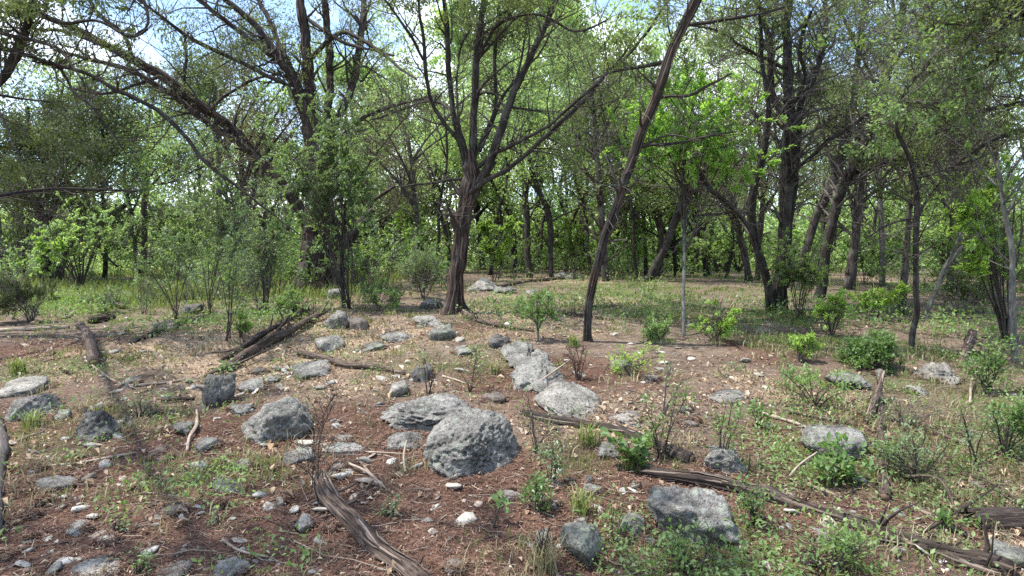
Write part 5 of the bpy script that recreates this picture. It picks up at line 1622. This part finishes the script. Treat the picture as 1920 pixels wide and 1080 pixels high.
BR, MD, GY, FO = M['leaf_bright'], M['leaf_mid'], M['leaf_grey'], M['leaf_forb']
TD, TG, TR = M['twig_dark'], M['twig_grey'], M['twig_red']
SH = [
 # name, label, base, box, kwargs
 ('thicket_shrub', 'tall loose shrub with pale leaf tips on thin fanned stems at left', (330, 600), (205, 340, 430, 545), dict(nst=9, nleaf=4200, ls=.04, leaf=GY, n2=150, seed=1, dr=1.0)),
 ('thicket_shrub', 'high leafy shrub filling the gap under the slanting limb', (395, 590), (250, 250, 520, 440), dict(nst=9, nleaf=12000, ls=.042, leaf=GY, n2=240, seed=2, dr=1.0, doff=.6)),
 ('thin_shrub', 'spindly dark-twigged shrub in front of the crossed logs', (428, 640), (385, 330, 500, 620), dict(nst=6, nleaf=1700, ls=.032, leaf=GY, n2=90, seed=3, twig=TD)),
 ('oak_sapling', 'grey-green evergreen oak sapling hiding the middle of the stout left juniper', (655, 580), (465, 130, 765, 385), dict(nst=13, nleaf=26000, ls=.048, leaf=GY, n2=420, seed=4, dr=.8, stem_r=.009, doff=-.3)),
 ('oak_sapling', 'lower oak sapling leaning over the stout left juniper foot', (500, 590), (440, 330, 565, 500), dict(nst=12, nleaf=4200, ls=.036, leaf=GY, n2=190, seed=5)),
 ('bush', 'light green clump in front of the juniper foot, left of the thin post trunk', (545, 600), (505, 530, 590, 590), dict(nst=10, nleaf=1800, ls=.032, leaf=MD, n2=120, seed=6)),
 ('bush', 'soft bright green ground bush between the two big junipers', (710, 585), (650, 530, 770, 580), dict(nst=10, nleaf=3200, ls=.03, leaf=FO, n2=120, seed=7)),
 ('shrub', 'feathery grey-green shrub left of the main juniper trunk', (795, 560), (730, 440, 850, 550), dict(nst=16, nleaf=5200, ls=.035, leaf=GY, n2=240, seed=8, la=.3, twig=TG)),
 ('small_tree', 'yellow-green sunlit foliage glowing left of the main trunk', (800, 500), (735, 365, 845, 450), dict(nst=10, nleaf=5200, ls=.085, leaf=BR, n2=150, seed=9, D=18)),
 ('small_tree', 'yellow-green sunlit foliage just right of the main trunk', (925, 510), (885, 385, 990, 475), dict(nst=10, nleaf=5200, ls=.08, leaf=BR, n2=150, seed=10, D=17)),
 ('oak_sapling', 'small sapling with a green umbrella of leaves right of the main juniper', (1010, 640), (948, 545, 1052, 605), dict(nst=9, nleaf=1900, ls=.032, leaf=FO, n2=90, seed=11, trunk=[(1010, 642, 2.4), (1009, 620, 2.2), (1006, 600, 2)])),
 ('elm_sapling', 'slim straight grey sapling carrying a wide fresh green crown', (1283, 630), (1095, 125, 1480, 370), dict(nst=28, nleaf=21000, ls=.052, leaf=M['leaf_fresh'], n2=330, seed=12, dr=.6, stem_r=.011, doff=.8,
    trunk=[(1283, 632, 4), (1281, 560, 3.8), (1282, 500, 3.6), (1283, 430, 3.4), (1284, 360, 3), (1280, 300, 2.4)])),
 ('shrub', 'leafy shrub in layered sprays before the right-hand juniper foot', (1500, 600), (1430, 410, 1560, 560), dict(nst=14, nleaf=4600, ls=.04, leaf=MD, n2=180, seed=14, rot_flat=1.5)),
 ('small_tree', 'spreading yellow-green tree in horizontal layers at the right edge', (1885, 640), (1745, 290, 1960, 460), dict(nst=16, nleaf=8000, ls=.055, leaf=BR, n2=260, seed=15, stem_r=.012, rot_flat=1.8)),
 ('small_tree', 'dull green tree filling the right side under the yellow-green layers', (1840, 620), (1730, 390, 1930, 560), dict(nst=16, nleaf=7500, ls=.055, leaf=MD, n2=240, seed=16, D=11.5)),
 ('bush', 'round bright green bush casting shade in the right middle ground', (1528, 760), (1445, 690, 1582, 745), dict(nst=12, nleaf=2100, ls=.034, leaf=MD, n2=110, seed=17, dr=.9, rot_flat=1.4, loose=1.3)),
 ('bush', 'yellow-green topped shrub with crooked dark stem right of the big juniper foot', (1560, 635), (1515, 540, 1612, 610), dict(nst=10, nleaf=2600, ls=.04, leaf=BR, n2=120, seed=18)),
 ('bush', 'yellow-green low sprays between that shrub and the thin crooked tree', (1640, 600), (1585, 535, 1705, 570), dict(nst=9, nleaf=1800, ls=.05, leaf=BR, n2=90, seed=19, rot_flat=1.6)),
 ('bush', 'wide low mass of saturated green undergrowth above the rough grey rock', (1630, 690), (1560, 630, 1710, 700), dict(nst=22, nleaf=6500, ls=.034, leaf=FO, n2=280, seed=20, dr=.8)),
 ('bush', 'yellowish sprig bush above the round green bush', (1500, 680), (1465, 620, 1550, 668), dict(nst=8, nleaf=1200, ls=.034, leaf=BR, n2=70, seed=21)),
 ('bush', 'light green sprouts right of the grey sapling foot', (1340, 640), (1290, 570, 1390, 640), dict(nst=14, nleaf=2600, ls=.036, leaf=BR, n2=150, seed=22)),
 ('bush', 'low yellow-green sprouts left of the grey sapling foot', (1240, 640), (1180, 590, 1280, 640), dict(nst=12, nleaf=1700, ls=.034, leaf=MD, n2=110, seed=23)),
 ('bush', 'pale green sprouts along the lit bank below the grey sapling', (1180, 705), (1150, 660, 1260, 705), dict(nst=12, nleaf=1500, ls=.032, leaf=BR, n2=110, seed=24)),
 ('weed', 'spindly twiggy sapling with tiny leaves in the centre right', (1240, 860), (1190, 720, 1300, 840), dict(nst=9, nleaf=1500, ls=.024, leaf=MD, n2=100, seed=25)),
 ('weed', 'tall thin leaning twig pair rising over the centre right bank', (1245, 780), (1235, 650, 1305, 740), dict(nst=5, nleaf=200, ls=.026, leaf=GY, n2=34, seed=26, twig=TG)),
 ('broadleaf_plant', 'dark green heart-leaved plant at the end of the thin rotting trunk', (1185, 880), (1152, 822, 1212, 880), dict(nst=9, nleaf=330, ls=.06, leaf=FO, n2=50, seed=27, la=.85)),
 ('weed', 'spindly dark-stemmed plant beside the knobbly boulder', (1345, 872), (1318, 735, 1405, 850), dict(nst=7, nleaf=750, ls=.03, leaf=MD, n2=70, seed=28)),
 ('weed', 'small green-tipped plant between spindly plant and round bush', (1420, 800), (1395, 750, 1450, 795), dict(nst=7, nleaf=500, ls=.035, leaf=FO, n2=50, seed=29)),
 ('broadleaf_plant', 'leafy bright green plant in front of the wide smooth grey rock', (1590, 905), (1530, 835, 1635, 900), dict(nst=12, nleaf=1000, ls=.045, leaf=FO, n2=100, seed=30, la=.6)),
 ('weed', 'grey-green stemmy herb right of the largest boulder', (1035, 905), (1000, 835, 1065, 905), dict(nst=9, nleaf=750, ls=.026, leaf=GY, n2=80, seed=31)),
 ('weed', 'dense fresh green herb in the mid foreground', (1008, 962), (975, 900, 1042, 960), dict(nst=12, nleaf=1500, ls=.024, leaf=FO, n2=110, seed=32)),
 ('seedling', 'few-leaved seedling in red litter below the largest boulder', (918, 985), (895, 925, 945, 975), dict(nst=4, nleaf=42, ls=.045, leaf=FO, n2=10, seed=33, la=.8)),
 ('seedling', 'pale grey-green tuft beside the foreground log', (730, 972), (710, 935, 750, 970), dict(nst=8, nleaf=420, ls=.018, leaf=GY, n2=50, seed=34)),
 ('bare_shrub', 'bare dark thorny twig shrub in front of the rounded rough boulder', (590, 925), (515, 690, 650, 900), dict(nst=8, bare=True, n2=60, seed=35, twig=TD, stem_r=.0034, loose=1.7)),
 ('bare_shrub', 'reddish leafless shrub between the outcrop and leaning trunk', (1085, 712), (1045, 630, 1125, 705), dict(nst=14, bare=True, n2=70, seed=36, twig=TR, stem_r=.004)),
 ('bare_shrub', 'thin leafless stems just right of the largest boulder', (1000, 850), (965, 730, 1080, 850), dict(nst=8, nleaf=500, ls=.022, leaf=MD, n2=80, seed=37, twig=TD, stem_r=.004)),
 ('weed', 'dry bushy weed with brown stems behind the largest boulder', (880, 735), (860, 650, 930, 730), dict(nst=10, nleaf=420, ls=.024, leaf=GY, n2=70, seed=38, twig=TR)),
 ('weed', 'thin dark upright weed left of the dry bushy one', (805, 740), (785, 640, 825, 735), dict(nst=6, nleaf=160, ls=.022, leaf=MD, n2=36, seed=39, twig=TD)),
 ('weed', 'spiky blue-grey herb left of the upright dark stone', (262, 785), (238, 735, 292, 782), dict(nst=9, nleaf=320, ls=.035, leaf=GY, n2=50, seed=40, la=.22)),
 ('seedling', 'bright leaf cluster growing at the top of the upright dark stone', (412, 706), (392, 670, 438, 700), dict(nst=7, nleaf=200, ls=.035, leaf=FO, n2=30, seed=41, la=.7)),
 ('bush', 'small yellow-green bush by the thicket shrub stems', (455, 632), (430, 585, 480, 628), dict(nst=8, nleaf=900, ls=.034, leaf=BR, n2=60, seed=42)),
 ('bush', 'dark feathery bush at the far left edge', (60, 605), (-40, 500, 120, 600), dict(nst=18, nleaf=7500, ls=.045, leaf=M['leaf_cedar'], n2=260, seed=43, la=.25, twig=TG)),
 ('bush', 'ragged low bush in the grass right of the feathery one', (195, 585), (150, 535, 240, 582), dict(nst=9, nleaf=1200, ls=.04, leaf=GY, n2=80, seed=44, twig=TG)),
 ('bush', 'bright leaves low on the shadowy far left juniper', (85, 495), (58, 425, 122, 475), dict(nst=8, nleaf=1100, ls=.075, leaf=BR, n2=70, seed=45, D=13)),
 ('seedling', 'small lobed green sprout at the bottom edge left of the log', (560, 1062), (540, 1042, 592, 1066), dict(nst=4, nleaf=30, ls=.05, leaf=FO, n2=10, seed=46, la=.6)),
 ('seedling', 'fern-like green sprout near the bottom left', (258, 1075), (240, 1035, 292, 1075), dict(nst=8, nleaf=340, ls=.022, leaf=FO, n2=40, seed=47, la=.3)),
 ('seedling', 'faint fine sprout beside the oval white stone', (412, 985), (398, 955, 424, 985), dict(nst=6, nleaf=150, ls=.018, leaf=GY, n2=24, seed=48)),
 ('seedling', 'fine green sprout in red litter by the white broken piece', (215, 1000), (200, 972, 238, 998), dict(nst=6, nleaf=180, ls=.02, leaf=MD, n2=26, seed=49)),
 ('weed', 'tangled green weed in front of the big lichened boulder', (1300, 1075), (1225, 985, 1360, 1070), dict(nst=14, nleaf=1100, ls=.028, leaf=MD, n2=120, seed=50)),
 ('weed', 'dark stemmed weed in front of the small leaning rock', (1150, 1020), (1128, 930, 1180, 1010), dict(nst=6, nleaf=160, ls=.024, leaf=MD, n2=36, seed=51)),
 ('weed', 'dead dark weed stalks wrapped round the pale crumbling rock', (1018, 1065), (1000, 965, 1050, 1050), dict(nst=7, bare=True, n2=26, seed=52, stem_r=.005, twig=TD)),
 ('weed', 'ferny weeds below the long log at the bottom right', (1560, 1075), (1470, 1000, 1640, 1070), dict(nst=18, nleaf=1600, ls=.026, leaf=MD, n2=160, seed=53)),
 ('weed', 'single large pale leaf plant by the bottom right', (1682, 1050), (1665, 1020, 1700, 1045), dict(nst=2, nleaf=8, ls=.06, leaf=FO, n2=4, seed=54, la=.7)),
 ('weed', 'bright small plant in red litter right of the log end', (1762, 995), (1738, 958, 1785, 990), dict(nst=8, nleaf=130, ls=.045, leaf=FO, n2=24, seed=55, la=.7)),
 ('shrub', 'green shrub cut by the right edge below the mottled trunk', (1890, 860), (1845, 740, 1960, 850), dict(nst=14, nleaf=2600, ls=.034, leaf=FO, n2=150, seed=56)),
 ('shrub', 'leafy shrub left of the mottled trunk among pale debris', (1850, 735), (1800, 630, 1900, 725), dict(nst=14, nleaf=2600, ls=.034, leaf=FO, n2=150, seed=57)),
 ('weed', 'dusty grey weeds across the right foreground bank', (1720, 905), (1640, 810, 1800, 900), dict(nst=18, nleaf=1800, ls=.026, leaf=GY, n2=170, seed=58)),
 ('weed', 'tall bare dark-stalked weed standing in the dusty right bank', (1830, 870), (1780, 700, 1860, 850), dict(nst=5, nleaf=320, ls=.026, leaf=GY, n2=40, seed=59)),
 ('weed', 'thin green weeds against the lower side of the long log', (1420, 985), (1370, 900, 1470, 975), dict(nst=12, nleaf=900, ls=.026, leaf=MD, n2=100, seed=60)),
 ('bare_shrub', 'grey leafless tangle left of the long straight pale branch', (1690, 800), (1640, 740, 1760, 800), dict(nst=12, nleaf=300, ls=.026, leaf=GY, n2=80, seed=61, twig=TG)),
 ('shrub', 'wispy shrub behind the far left grass clearing edge', (270, 590), (225, 500, 330, 570), dict(nst=9, nleaf=900, ls=.035, leaf=GY, n2=70, seed=62, twig=TG)),
 ('bare_shrub', 'leafless grey brush under the oak sapling left of the juniper', (490, 590), (420, 430, 555, 560), dict(nst=14, nleaf=2000, ls=.032, leaf=GY, n2=180, seed=63, twig=TG)),
 ('shrub', 'pale green shrub behind the leaning trunk foot', (1150, 545), (1080, 470, 1200, 530), dict(nst=9, nleaf=1500, ls=.06, leaf=MD, n2=80, seed=65, D=19)),
 ('shrub', 'sunlit shrub left of the stout grey leaning trunk', (1190, 530), (1140, 400, 1230, 500), dict(nst=9, nleaf=2400, ls=.08, leaf=BR, n2=90, seed=66, D=22)),
 ('shrub', 'green curtain of foliage right of the stout grey leaning trunk', (1350, 530), (1280, 380, 1400, 500), dict(nst=10, nleaf=3600, ls=.07, leaf=M['leaf_far'], n2=110, seed=67, D=19)),
 ('shrub', 'bright shrub behind the forked dark trunk', (1070, 520), (1035, 400, 1110, 490), dict(nst=9, nleaf=3000, ls=.085, leaf=BR, n2=90, seed=68, D=22)),
 ('shrub', 'tall hazel-like shrub in the gap behind the left clearing', (330, 500), (250, 380, 400, 480), dict(nst=10, nleaf=4000, ls=.09, leaf=BR, n2=110, seed=69, D=22)),
 ('shrub', 'shaded shrub row behind the two leaning stems', (1620, 545), (1540, 430, 1700, 530), dict(nst=12, nleaf=3600, ls=.065, leaf=MD, n2=130, seed=70, D=16)),
 ('shrub', 'shaded tangle between the pole and the mottled stems', (1800, 590), (1740, 500, 1900, 580), dict(nst=16, nleaf=2800, ls=.045, leaf=M['leaf_juniper'], n2=170, seed=71, twig=TG)),
]
TH = [('pale green thicket behind the tree gap at the far left', 150, 17), ('fresh thicket left of the stout left juniper', 480, 20),
      ('fresh thicket seen just right of the stout left juniper', 690, 21), ('sunny thicket behind the dim stocky trunk', 760, 27), ('sunny thicket between main juniper and pole-like trunk', 945, 28),
      ('tall pale thicket right of the forked dark trunk', 1085, 27), ('light thicket between the leaning trunk and stout grey one', 1165, 28), ('light thicket behind the stout grey leaning trunk', 1275, 27),
      ('pale thicket behind the slanting brown trunk', 1385, 25), ('light thicket left of the two leaning stems', 1520, 24), ('pale thicket behind the straight grey pole', 1650, 23),
      ('light thicket right of the mottled stems', 1780, 20), ('pale thicket at the far right behind the mottled trunk', 1900, 19), ('olive thicket left of the slanting double limb', 330, 28)]
for i, (lb, px, D) in enumerate(TH):
    h = 1251 / D
    SH.append(('thicket', lb, (px, 500), (px - 1.9 * h, 505 - 2.1 * h, px + 1.9 * h, 500 - .1 * h), dict(nst=16, nleaf=7500, ls=.0042 * D, leaf=M['leaf_far'], n2=170, seed=200 + i, D=D, stem_r=.02, dr=.6)))
for nm, lb, base, bb, kw in SH:
    cat = {'thicket_shrub': 'shrub', 'thin_shrub': 'shrub', 'oak_sapling': 'sapling', 'elm_sapling': 'sapling', 'elm_branch': 'branch', 'small_tree': 'tree', 'broadleaf_plant': 'plant', 'bare_shrub': 'shrub', 'weed': 'plant', 'seedling': 'seedling', 'thicket': 'shrub'}.get(nm, nm)
    kw = dict(kw)
    kw['seed'] += 1000
    if base[1] > 690 and kw.get('nleaf'):
        kw['nleaf'] = int(kw['nleaf'] * .36)
        kw['loose'] = 1.3
        kw['nst'] = max(3, int(kw['nst'] * .8))
        kw['n2'] = int(kw['n2'] * .7)
        kw['spread'] = .022
    shrub(nm, lb, cat, base, bb, **kw)

# ------------------------------------------------------------------ what covers the ground
def fan(n, rng, y0=1.9, y1=14.0, half=.95, pw=1.0):
    y = y0 * (y1 / y0) ** (rng.random(n) ** pw)
    x = rng.uniform(-half, half, n) * (y + .4)
    return x, y


def gpos(x, y, up=0.0):
    near = np.clip((14 - y) / 8, 0, 1)
    z = hgt(x, y) + near * (.012 * fbm(p3(x * 7, y * 7, 2.), 3) + .007 * fbm(p3(x * 26, y * 26, 4.), 2))
    return np.stack([x, y, z + up], -1)


rg = np.random.default_rng(2024)
# reddish needles: thin slivers lying nearly flat
x, y = fan(330000, rg, 1.9, 11)
k = rg.random(len(x)) < .15 + .85 * m_needle(x, y)
x, y = x[k][:140000], y[k][:140000]
n = len(x)
# litter drifted against the rocks
rp = np.array([r_[:3] for r_ in ROCK_POS if r_[1] < 11])
ri = rg.integers(0, len(rp), 30000)
ra = rg.uniform(0, 6.283, len(ri))
rr_ = rp[ri, 2] * rg.normal(1.0, .13, len(ri))
x = np.concatenate([x[:92000], rp[ri, 0] + np.cos(ra) * rr_])
y = np.concatenate([y[:92000], rp[ri, 1] + np.sin(ra) * rr_ * .8])
n = len(x)
up_ = rg.uniform(.0, .018, n)
up_[-len(ri):] += .028 * np.clip(1.15 - rr_ / rp[ri, 2], 0, .4) / .4
c = gpos(x, y, 0) + np.stack([0 * x, 0 * x, up_], -1)
a = rg.uniform(0, 6.283, n)
d = np.stack([np.cos(a), np.sin(a), rg.normal(size=n) * .28], -1)
ln = rg.uniform(.018, .055, n)[:, None]
w = (.0011 + .0004 * y)[:, None] * rg.uniform(.6, 1.3, (n, 1))
s = np.stack([-np.sin(a), np.cos(a), rg.normal(size=n) * .3], -1)
V = np.stack([c - d * ln / 2 - s * w, c - d * ln / 2 + s * w, c + d * ln / 2], 1).reshape(-1, 3)
mat = island_mat('needle', [(.062, .036, .026), (.14, .078, .055), (.20, .12, .085), (.105, .060, .043), (.34, .25, .18)])
me = make_mesh('needle_litter', V, [np.arange(n * 3).reshape(-1, 3)], mat)
tag(link('needle_litter', me), 'rusty red carpet of fallen needles', kind='stuff')

# fallen leaves
x, y = fan(190000, rg, 1.9, 17)
k = rg.random(len(x)) < .018 + .95 * m_leaf(x, y)
x, y = x[k][:60000], y[k][:60000]
mb = MB()
leaves(mb, gpos(x, y, .006), .030 * rg.lognormal(0, .38, len(x)), rg, .55, 0, .6, rot_flat=1.4)
mb.build('leaf_litter', island_mat('dead_leaf', [(.20, .135, .085), (.36, .27, .18), (.48, .38, .26), (.28, .19, .12), (.58, .50, .38)], transl=.15), smooth=False, kind='stuff', label='tan dead leaves strewn over the slope')

# gravel
x, y = fan(19000, rg, 1.9, 13)
dens = .25 + .75 * (fbm(p3(x * .9, y * .9, 21.), 3) > .05)
k = rg.random(len(x)) < dens
x, y = x[k], y[k]
n = len(x)
O = np.array([[1, 0, 0], [0, 1, 0], [-1, 0, 0], [0, -1, 0], [0, 0, 1], [0, 0, -1], ], float)
TT = np.array([[0, 1, 4], [1, 2, 4], [2, 3, 4], [3, 0, 4], [1, 0, 5], [2, 1, 5], [3, 2, 5], [0, 3, 5]])
sz = rg.lognormal(-5.3, .6, n) * (.7 + .09 * y)
R_ = rg.normal(size=(n, 3, 3))
Qm, _ = np.linalg.qr(R_)
V = (O[None] * rg.uniform(.55, 1.3, (n, 6, 1)) * np.array([1, .8, .6])) @ Qm * sz[:, None, None]
V[:, :, 2] *= .7
V = V + gpos(x, y, 0)[:, None] + np.array([0, 0, .002])
T = (np.arange(n) * 6)[:, None, None] + TT[None]
me = make_mesh('gravel', V.reshape(-1, 3), [T.reshape(-1, 3)], island_mat('pebble', [(.20, .185, .165), (.34, .315, .275), (.52, .49, .43), (.25, .215, .18), (.42, .37, .31)]))
tag(link('gravel', me), 'scattered pale limestone chips in the soil', kind='stuff')

# twigs
x, y = fan(5000, rg, 1.9, 14)
for gx, gy, nn, sx in [(1800, 930, 260, .7), (1700, 850, 160, .8), (1880, 780, 120, .7), (560, 690, 90, .6), (1250, 800, 120, .6), (650, 900, 60, .4)]:
    g_ = ground_at(gx, gy)
    x = np.concatenate([x, g_[0] + rg.normal(size=nn) * sx])
    y = np.concatenate([y, g_[1] + rg.normal(size=nn) * sx])
c = gpos(x, y, .008)
n = len(x)
a = rg.uniform(0, 6.283, n)
ln = rg.lognormal(-2.2, .55, n) * (.8 + .04 * y)
P = np.zeros((n, 4, 3))
for j in range(4):
    s = (j / 3 - .5) * ln
    P[:, j] = c + np.stack([np.cos(a) * s, np.sin(a) * s, 0 * s], -1) + rg.normal(size=(n, 3)) * np.array([1, 1, .35]) * (ln * .05)[:, None]
P[..., 2] = np.maximum(P[..., 2], hgt(P[..., 0], P[..., 1]) + .006)
R = (rg.uniform(.0014, .0042, n) * (.8 + .05 * y))[:, None] * np.linspace(1, .5, 4)[None]
mb = MB()
tubes(mb, P, R, 3, cap=False)
mb.build('twig_litter', island_mat('small_twig', [(.10, .075, .06), (.22, .17, .13), (.38, .32, .25), (.16, .12, .095)]), kind='stuff', label='thin dead twigs strewn everywhere')


# grass blades
def blades(name, x, y, per, h, mat, label, r=.05, wf=1.0, lean=.5):
    n = len(x) * per
    cx = np.repeat(x, per) + rg.normal(size=n) * r
    cy_ = np.repeat(y, per) + rg.normal(size=n) * r
    hh = (np.repeat(rg.uniform(.6, 1.3, len(x)), per) * rg.uniform(.5, 1.15, n) * h)[:, None]
    b = gpos(cx, cy_, -.004)
    a = rg.uniform(0, 6.283, n)
    o = np.stack([np.cos(a), np.sin(a), 0 * a], -1) * rg.uniform(.2, 1, (n, 1)) * lean
    sd = np.stack([-np.sin(a + rg.normal(size=n) * .8), np.cos(a), 0 * a], -1)
    w = ((.0012 + .00045 * cy_) * wf)[:, None]
    z = np.array([0, 0, 1.0])
    m_ = b + hh * .55 * (z + o * .45)
    t_ = b + hh * (z * .9 + o * 1.1)
    V = np.stack([b - sd * w, b + sd * w, m_ + sd * w * .8, m_ - sd * w * .8, t_], 1).reshape(-1, 3)
    i = np.arange(n)[:, None] * 5
    me = make_mesh(name, V, [i + np.array([[4, 3, 2]]), i + np.array([[0, 1, 2, 3]])], mat)
    tag(link(name, me), label, kind='stuff')


x, y = fan(26000, rg, 2.0, 15)
k = (rg.random(len(x)) < (.9 * m_green(x, y) ** 1.5 + .01) * np.where(y < 7, .22, 1)) & (vnoise(p3(x * 3, y * 3, 8.)) > -.3)
blades('grass', x[k][:6000], y[k][:6000], 13, .075, M['grass'], 'thin green grass in the lit patches')
x, y = fan(9000, rg, 2.0, 14)
k = (rg.random(len(x)) < .5 * m_green(x, y) + .08) & (vnoise(p3(x * 2, y * 2, 18.)) > 0)
blades('dry_grass', x[k][:1500], y[k][:1500], 14, .09, M['straw'], 'straw coloured dry grass', lean=.9)
# clearing and far ground
x, y = fan(30000, rg, 12, 32, 1.0)
k = (rg.random(len(x)) < np.where(x < -3, .7, .03)) & (vnoise(p3(x * .8, y * .8, 28.)) > -.25)
blades('meadow_grass', x[k][:3400], y[k][:3400], 7, .26, M['grass'], 'taller meadow grass of the clearing', r=.16, wf=1.3)

# single tufts that stand out
TUFTS = [('green grass tuft right of the largest boulder', 1105, 835, .17, 70, 0), ('yellow-green grass tuft at the left edge above the bedrock', 35, 700, .18, 90, 0), ('dry grass tuft left of the standing square slab', 1020, 1070, .2, 70, 1),
         ('brown-green tuft below the stacked small rocks', 1180, 880, .17, 60, 0), ('grass tuft beneath the angular slab', 60, 800, .14, 60, 0),
         ('mossy grass tuft right of the green herb', 1090, 965, .16, 70, 0), ('pale tuft in the gravel by the central outcrop', 930, 700, .15, 50, 1), ('green tuft near the leaning trunk foot', 1075, 650, .16, 60, 0)]
for i, (lb, px, py, h, nb, dry) in enumerate(TUFTS):
    g = ground_at(px, py)
    rr = np.random.default_rng(900 + i)
    a = rr.uniform(0, 6.283, nb)
    o = np.stack([np.cos(a), np.sin(a), 0 * a], -1) * rr.uniform(.1, 1, (nb, 1)) * .8
    b = rr.normal(size=(nb, 3)) * np.array([.03, .03, 0])
    hh = rr.uniform(.5, 1.1, (nb, 1)) * h
    sd = np.stack([-np.sin(a), np.cos(a), 0 * a], -1)
    z = np.array([0, 0, 1.0])
    w = .0012 + .0005 * g[1]
    m_ = b + hh * .5 * (z + o * .4)
    n_ = b + hh * (z * .85 + o * .9)
    t_ = b + hh * (z * .85 + o * 1.5)
    V = np.stack([b - sd * w, b + sd * w, m_ + sd * w, m_ - sd * w, n_ + sd * w * .6, n_ - sd * w * .6, t_], 1).reshape(-1, 3)
    q = np.arange(nb)[:, None] * 7
    me = make_mesh('grass_tuft', V, [q + np.array([[6, 5, 4]]), np.concatenate([q + np.array([[0, 1, 2, 3]]), q + np.array([[3, 2, 4, 5]])])], M['straw'] if dry else M['grass'])
    tag(link('grass_tuft', me, None, (g[0], g[1], g[2] - .004)), lb, 'grass tuft')

# low leafy sprouts
x, y = fan(15000, rg, 2.2, 16)
k = (rg.random(len(x)) < .55 * m_green(x, y) + .04 + .12 * (y > 8)) & (vnoise(p3(x * 1.6, y * 1.6, 38.)) > -.1)
x, y = x[k][:2600], y[k][:2600]
per = 14
n = len(x) * per
C = gpos(np.repeat(x, per), np.repeat(y, per)) + rg.normal(size=(n, 3)) * np.array([.055, .055, .03]) * 1.2
C[:, 2] = np.maximum(C[:, 2] + .05, hgt(C[:, 0], C[:, 1]) + .012)
mb = MB()
leaves(mb, C, .03, rg, .5, .2, .2, rot_flat=1.2)
mb.build('sprouts', M['leaf_mid'], smooth=False, kind='stuff', label='small green sprouts dotted over the ground')
x, y = fan(5000, rg, 8, 26, 1.0)
k = (vnoise(p3(x * .7, y * .7, 48.)) > .25) & (rg.random(len(x)) < .6)
x, y = x[k], y[k]
per = 20
n = len(x) * per
C = gpos(np.repeat(x, per), np.repeat(y, per)) + rg.normal(size=(n, 3)) * np.array([.16, .16, .07])
C[:, 2] = np.maximum(C[:, 2] + .1, hgt(C[:, 0], C[:, 1]) + .02)
mb = MB()
leaves(mb, C, .055, rg, .5, .2, .2, rot_flat=1.0)
mb.build('undergrowth', M['leaf_mid'], smooth=False, kind='stuff', label='low bright undergrowth of the middle distance')
# sunny growth at the feet of the far trees
cx = rg.uniform(-.95, .95, 900)
cy = rg.uniform(23, 33, 900)
cx = cx * cy
k = vnoise(p3(cx * .5, cy * .4, 71.)) > -.1
cx, cy = cx[k], cy[k]
per = 60
n = len(cx) * per
C = np.stack([np.repeat(cx, per), np.repeat(cy, per), 0 * np.repeat(cx, per)], -1) + rg.normal(size=(n, 3)) * np.array([.4, .4, 0])
C[:, 2] = hgt(C[:, 0], C[:, 1]) + .05 + np.abs(rg.normal(size=n)) * np.repeat(rg.uniform(.2, .8, len(cx)), per)
mb = MB()
leaves(mb, C, .13, rg, .6, .2, .2, rot_flat=1.2, tri=True)
mb.build('far_undergrowth', M['leaf_far'], smooth=False, kind='stuff', label='pale sunlit growth at the feet of the far trees')

# brush of the middle and far distance: twiggy, knee to waist high, in patches
x, y = fan(5200, rg, 11.5, 34, 1.0)
open_ = (x / y > -.08) & (x / y < .42)
k = (vnoise(p3(x * .45, y * .3, 91.)) > np.where(open_, .25, -.05)) & (y > np.where(open_, 19, 12.5))
k &= ~((x / y > -.72) & (x / y < -.50) & (y < 20))
x, y = x[k][:480], y[k][:480]
h = rg.uniform(.35, 1.3, len(x)) * (.6 + .8 * rg.random(len(x)))
n = len(x)
st = 6
P = np.zeros((n * st, 5, 3))
xx, yy2, hh = np.repeat(x, st), np.repeat(y, st), np.repeat(h, st)
dr_ = rg.normal(size=(n * st, 2)) * .38 * hh[:, None]
for j in range(5):
    f = j / 4
    P[:, j, 0] = xx + dr_[:, 0] * f ** 1.3
    P[:, j, 1] = yy2 + dr_[:, 1] * f ** 1.3
    P[:, j, 2] = hgt(xx, yy2) + hh * f * (1 - .15 * f)
P[:, 1:] += rg.normal(size=(n * st, 4, 3)) * .03
R = np.full((n * st, 5), .007) * np.linspace(1, .4, 5)[None]
mb = MB()
tubes(mb, P, R, 3, cap=False)
P2, R2 = grow(P, R, n * 6, rg, (.3, 1), (.15, .45), 1, .2, m=3, rr=.7, rmin=.004)
tubes(mb, P2, R2, 3, cap=False)
mb.build('brush_stems', M['twig_grey'], kind='stuff', label='bare grey stems of the far brush')
C, T_ = sample_on(P2, 52000, rg, .2, .05)
mb = MB()
leaves(mb, C, .075, rg, .55, .2, .2, dirs=T_, rot_flat=.9, tri=True)
mb.build('brush_foliage', M['leaf_mid'], smooth=False, kind='stuff', label='grey-green foliage of the far brush')
print('SCRIPT', round(time.time() - T0, 1), 's', 'objects', len(bpy.data.objects), 'tris', sum(sum(len(p.vertices) - 2 for p in m_.polygons) if len(m_.polygons) < 2000 else len(m_.loops) - 2 * len(m_.polygons) for m_ in bpy.data.meshes))
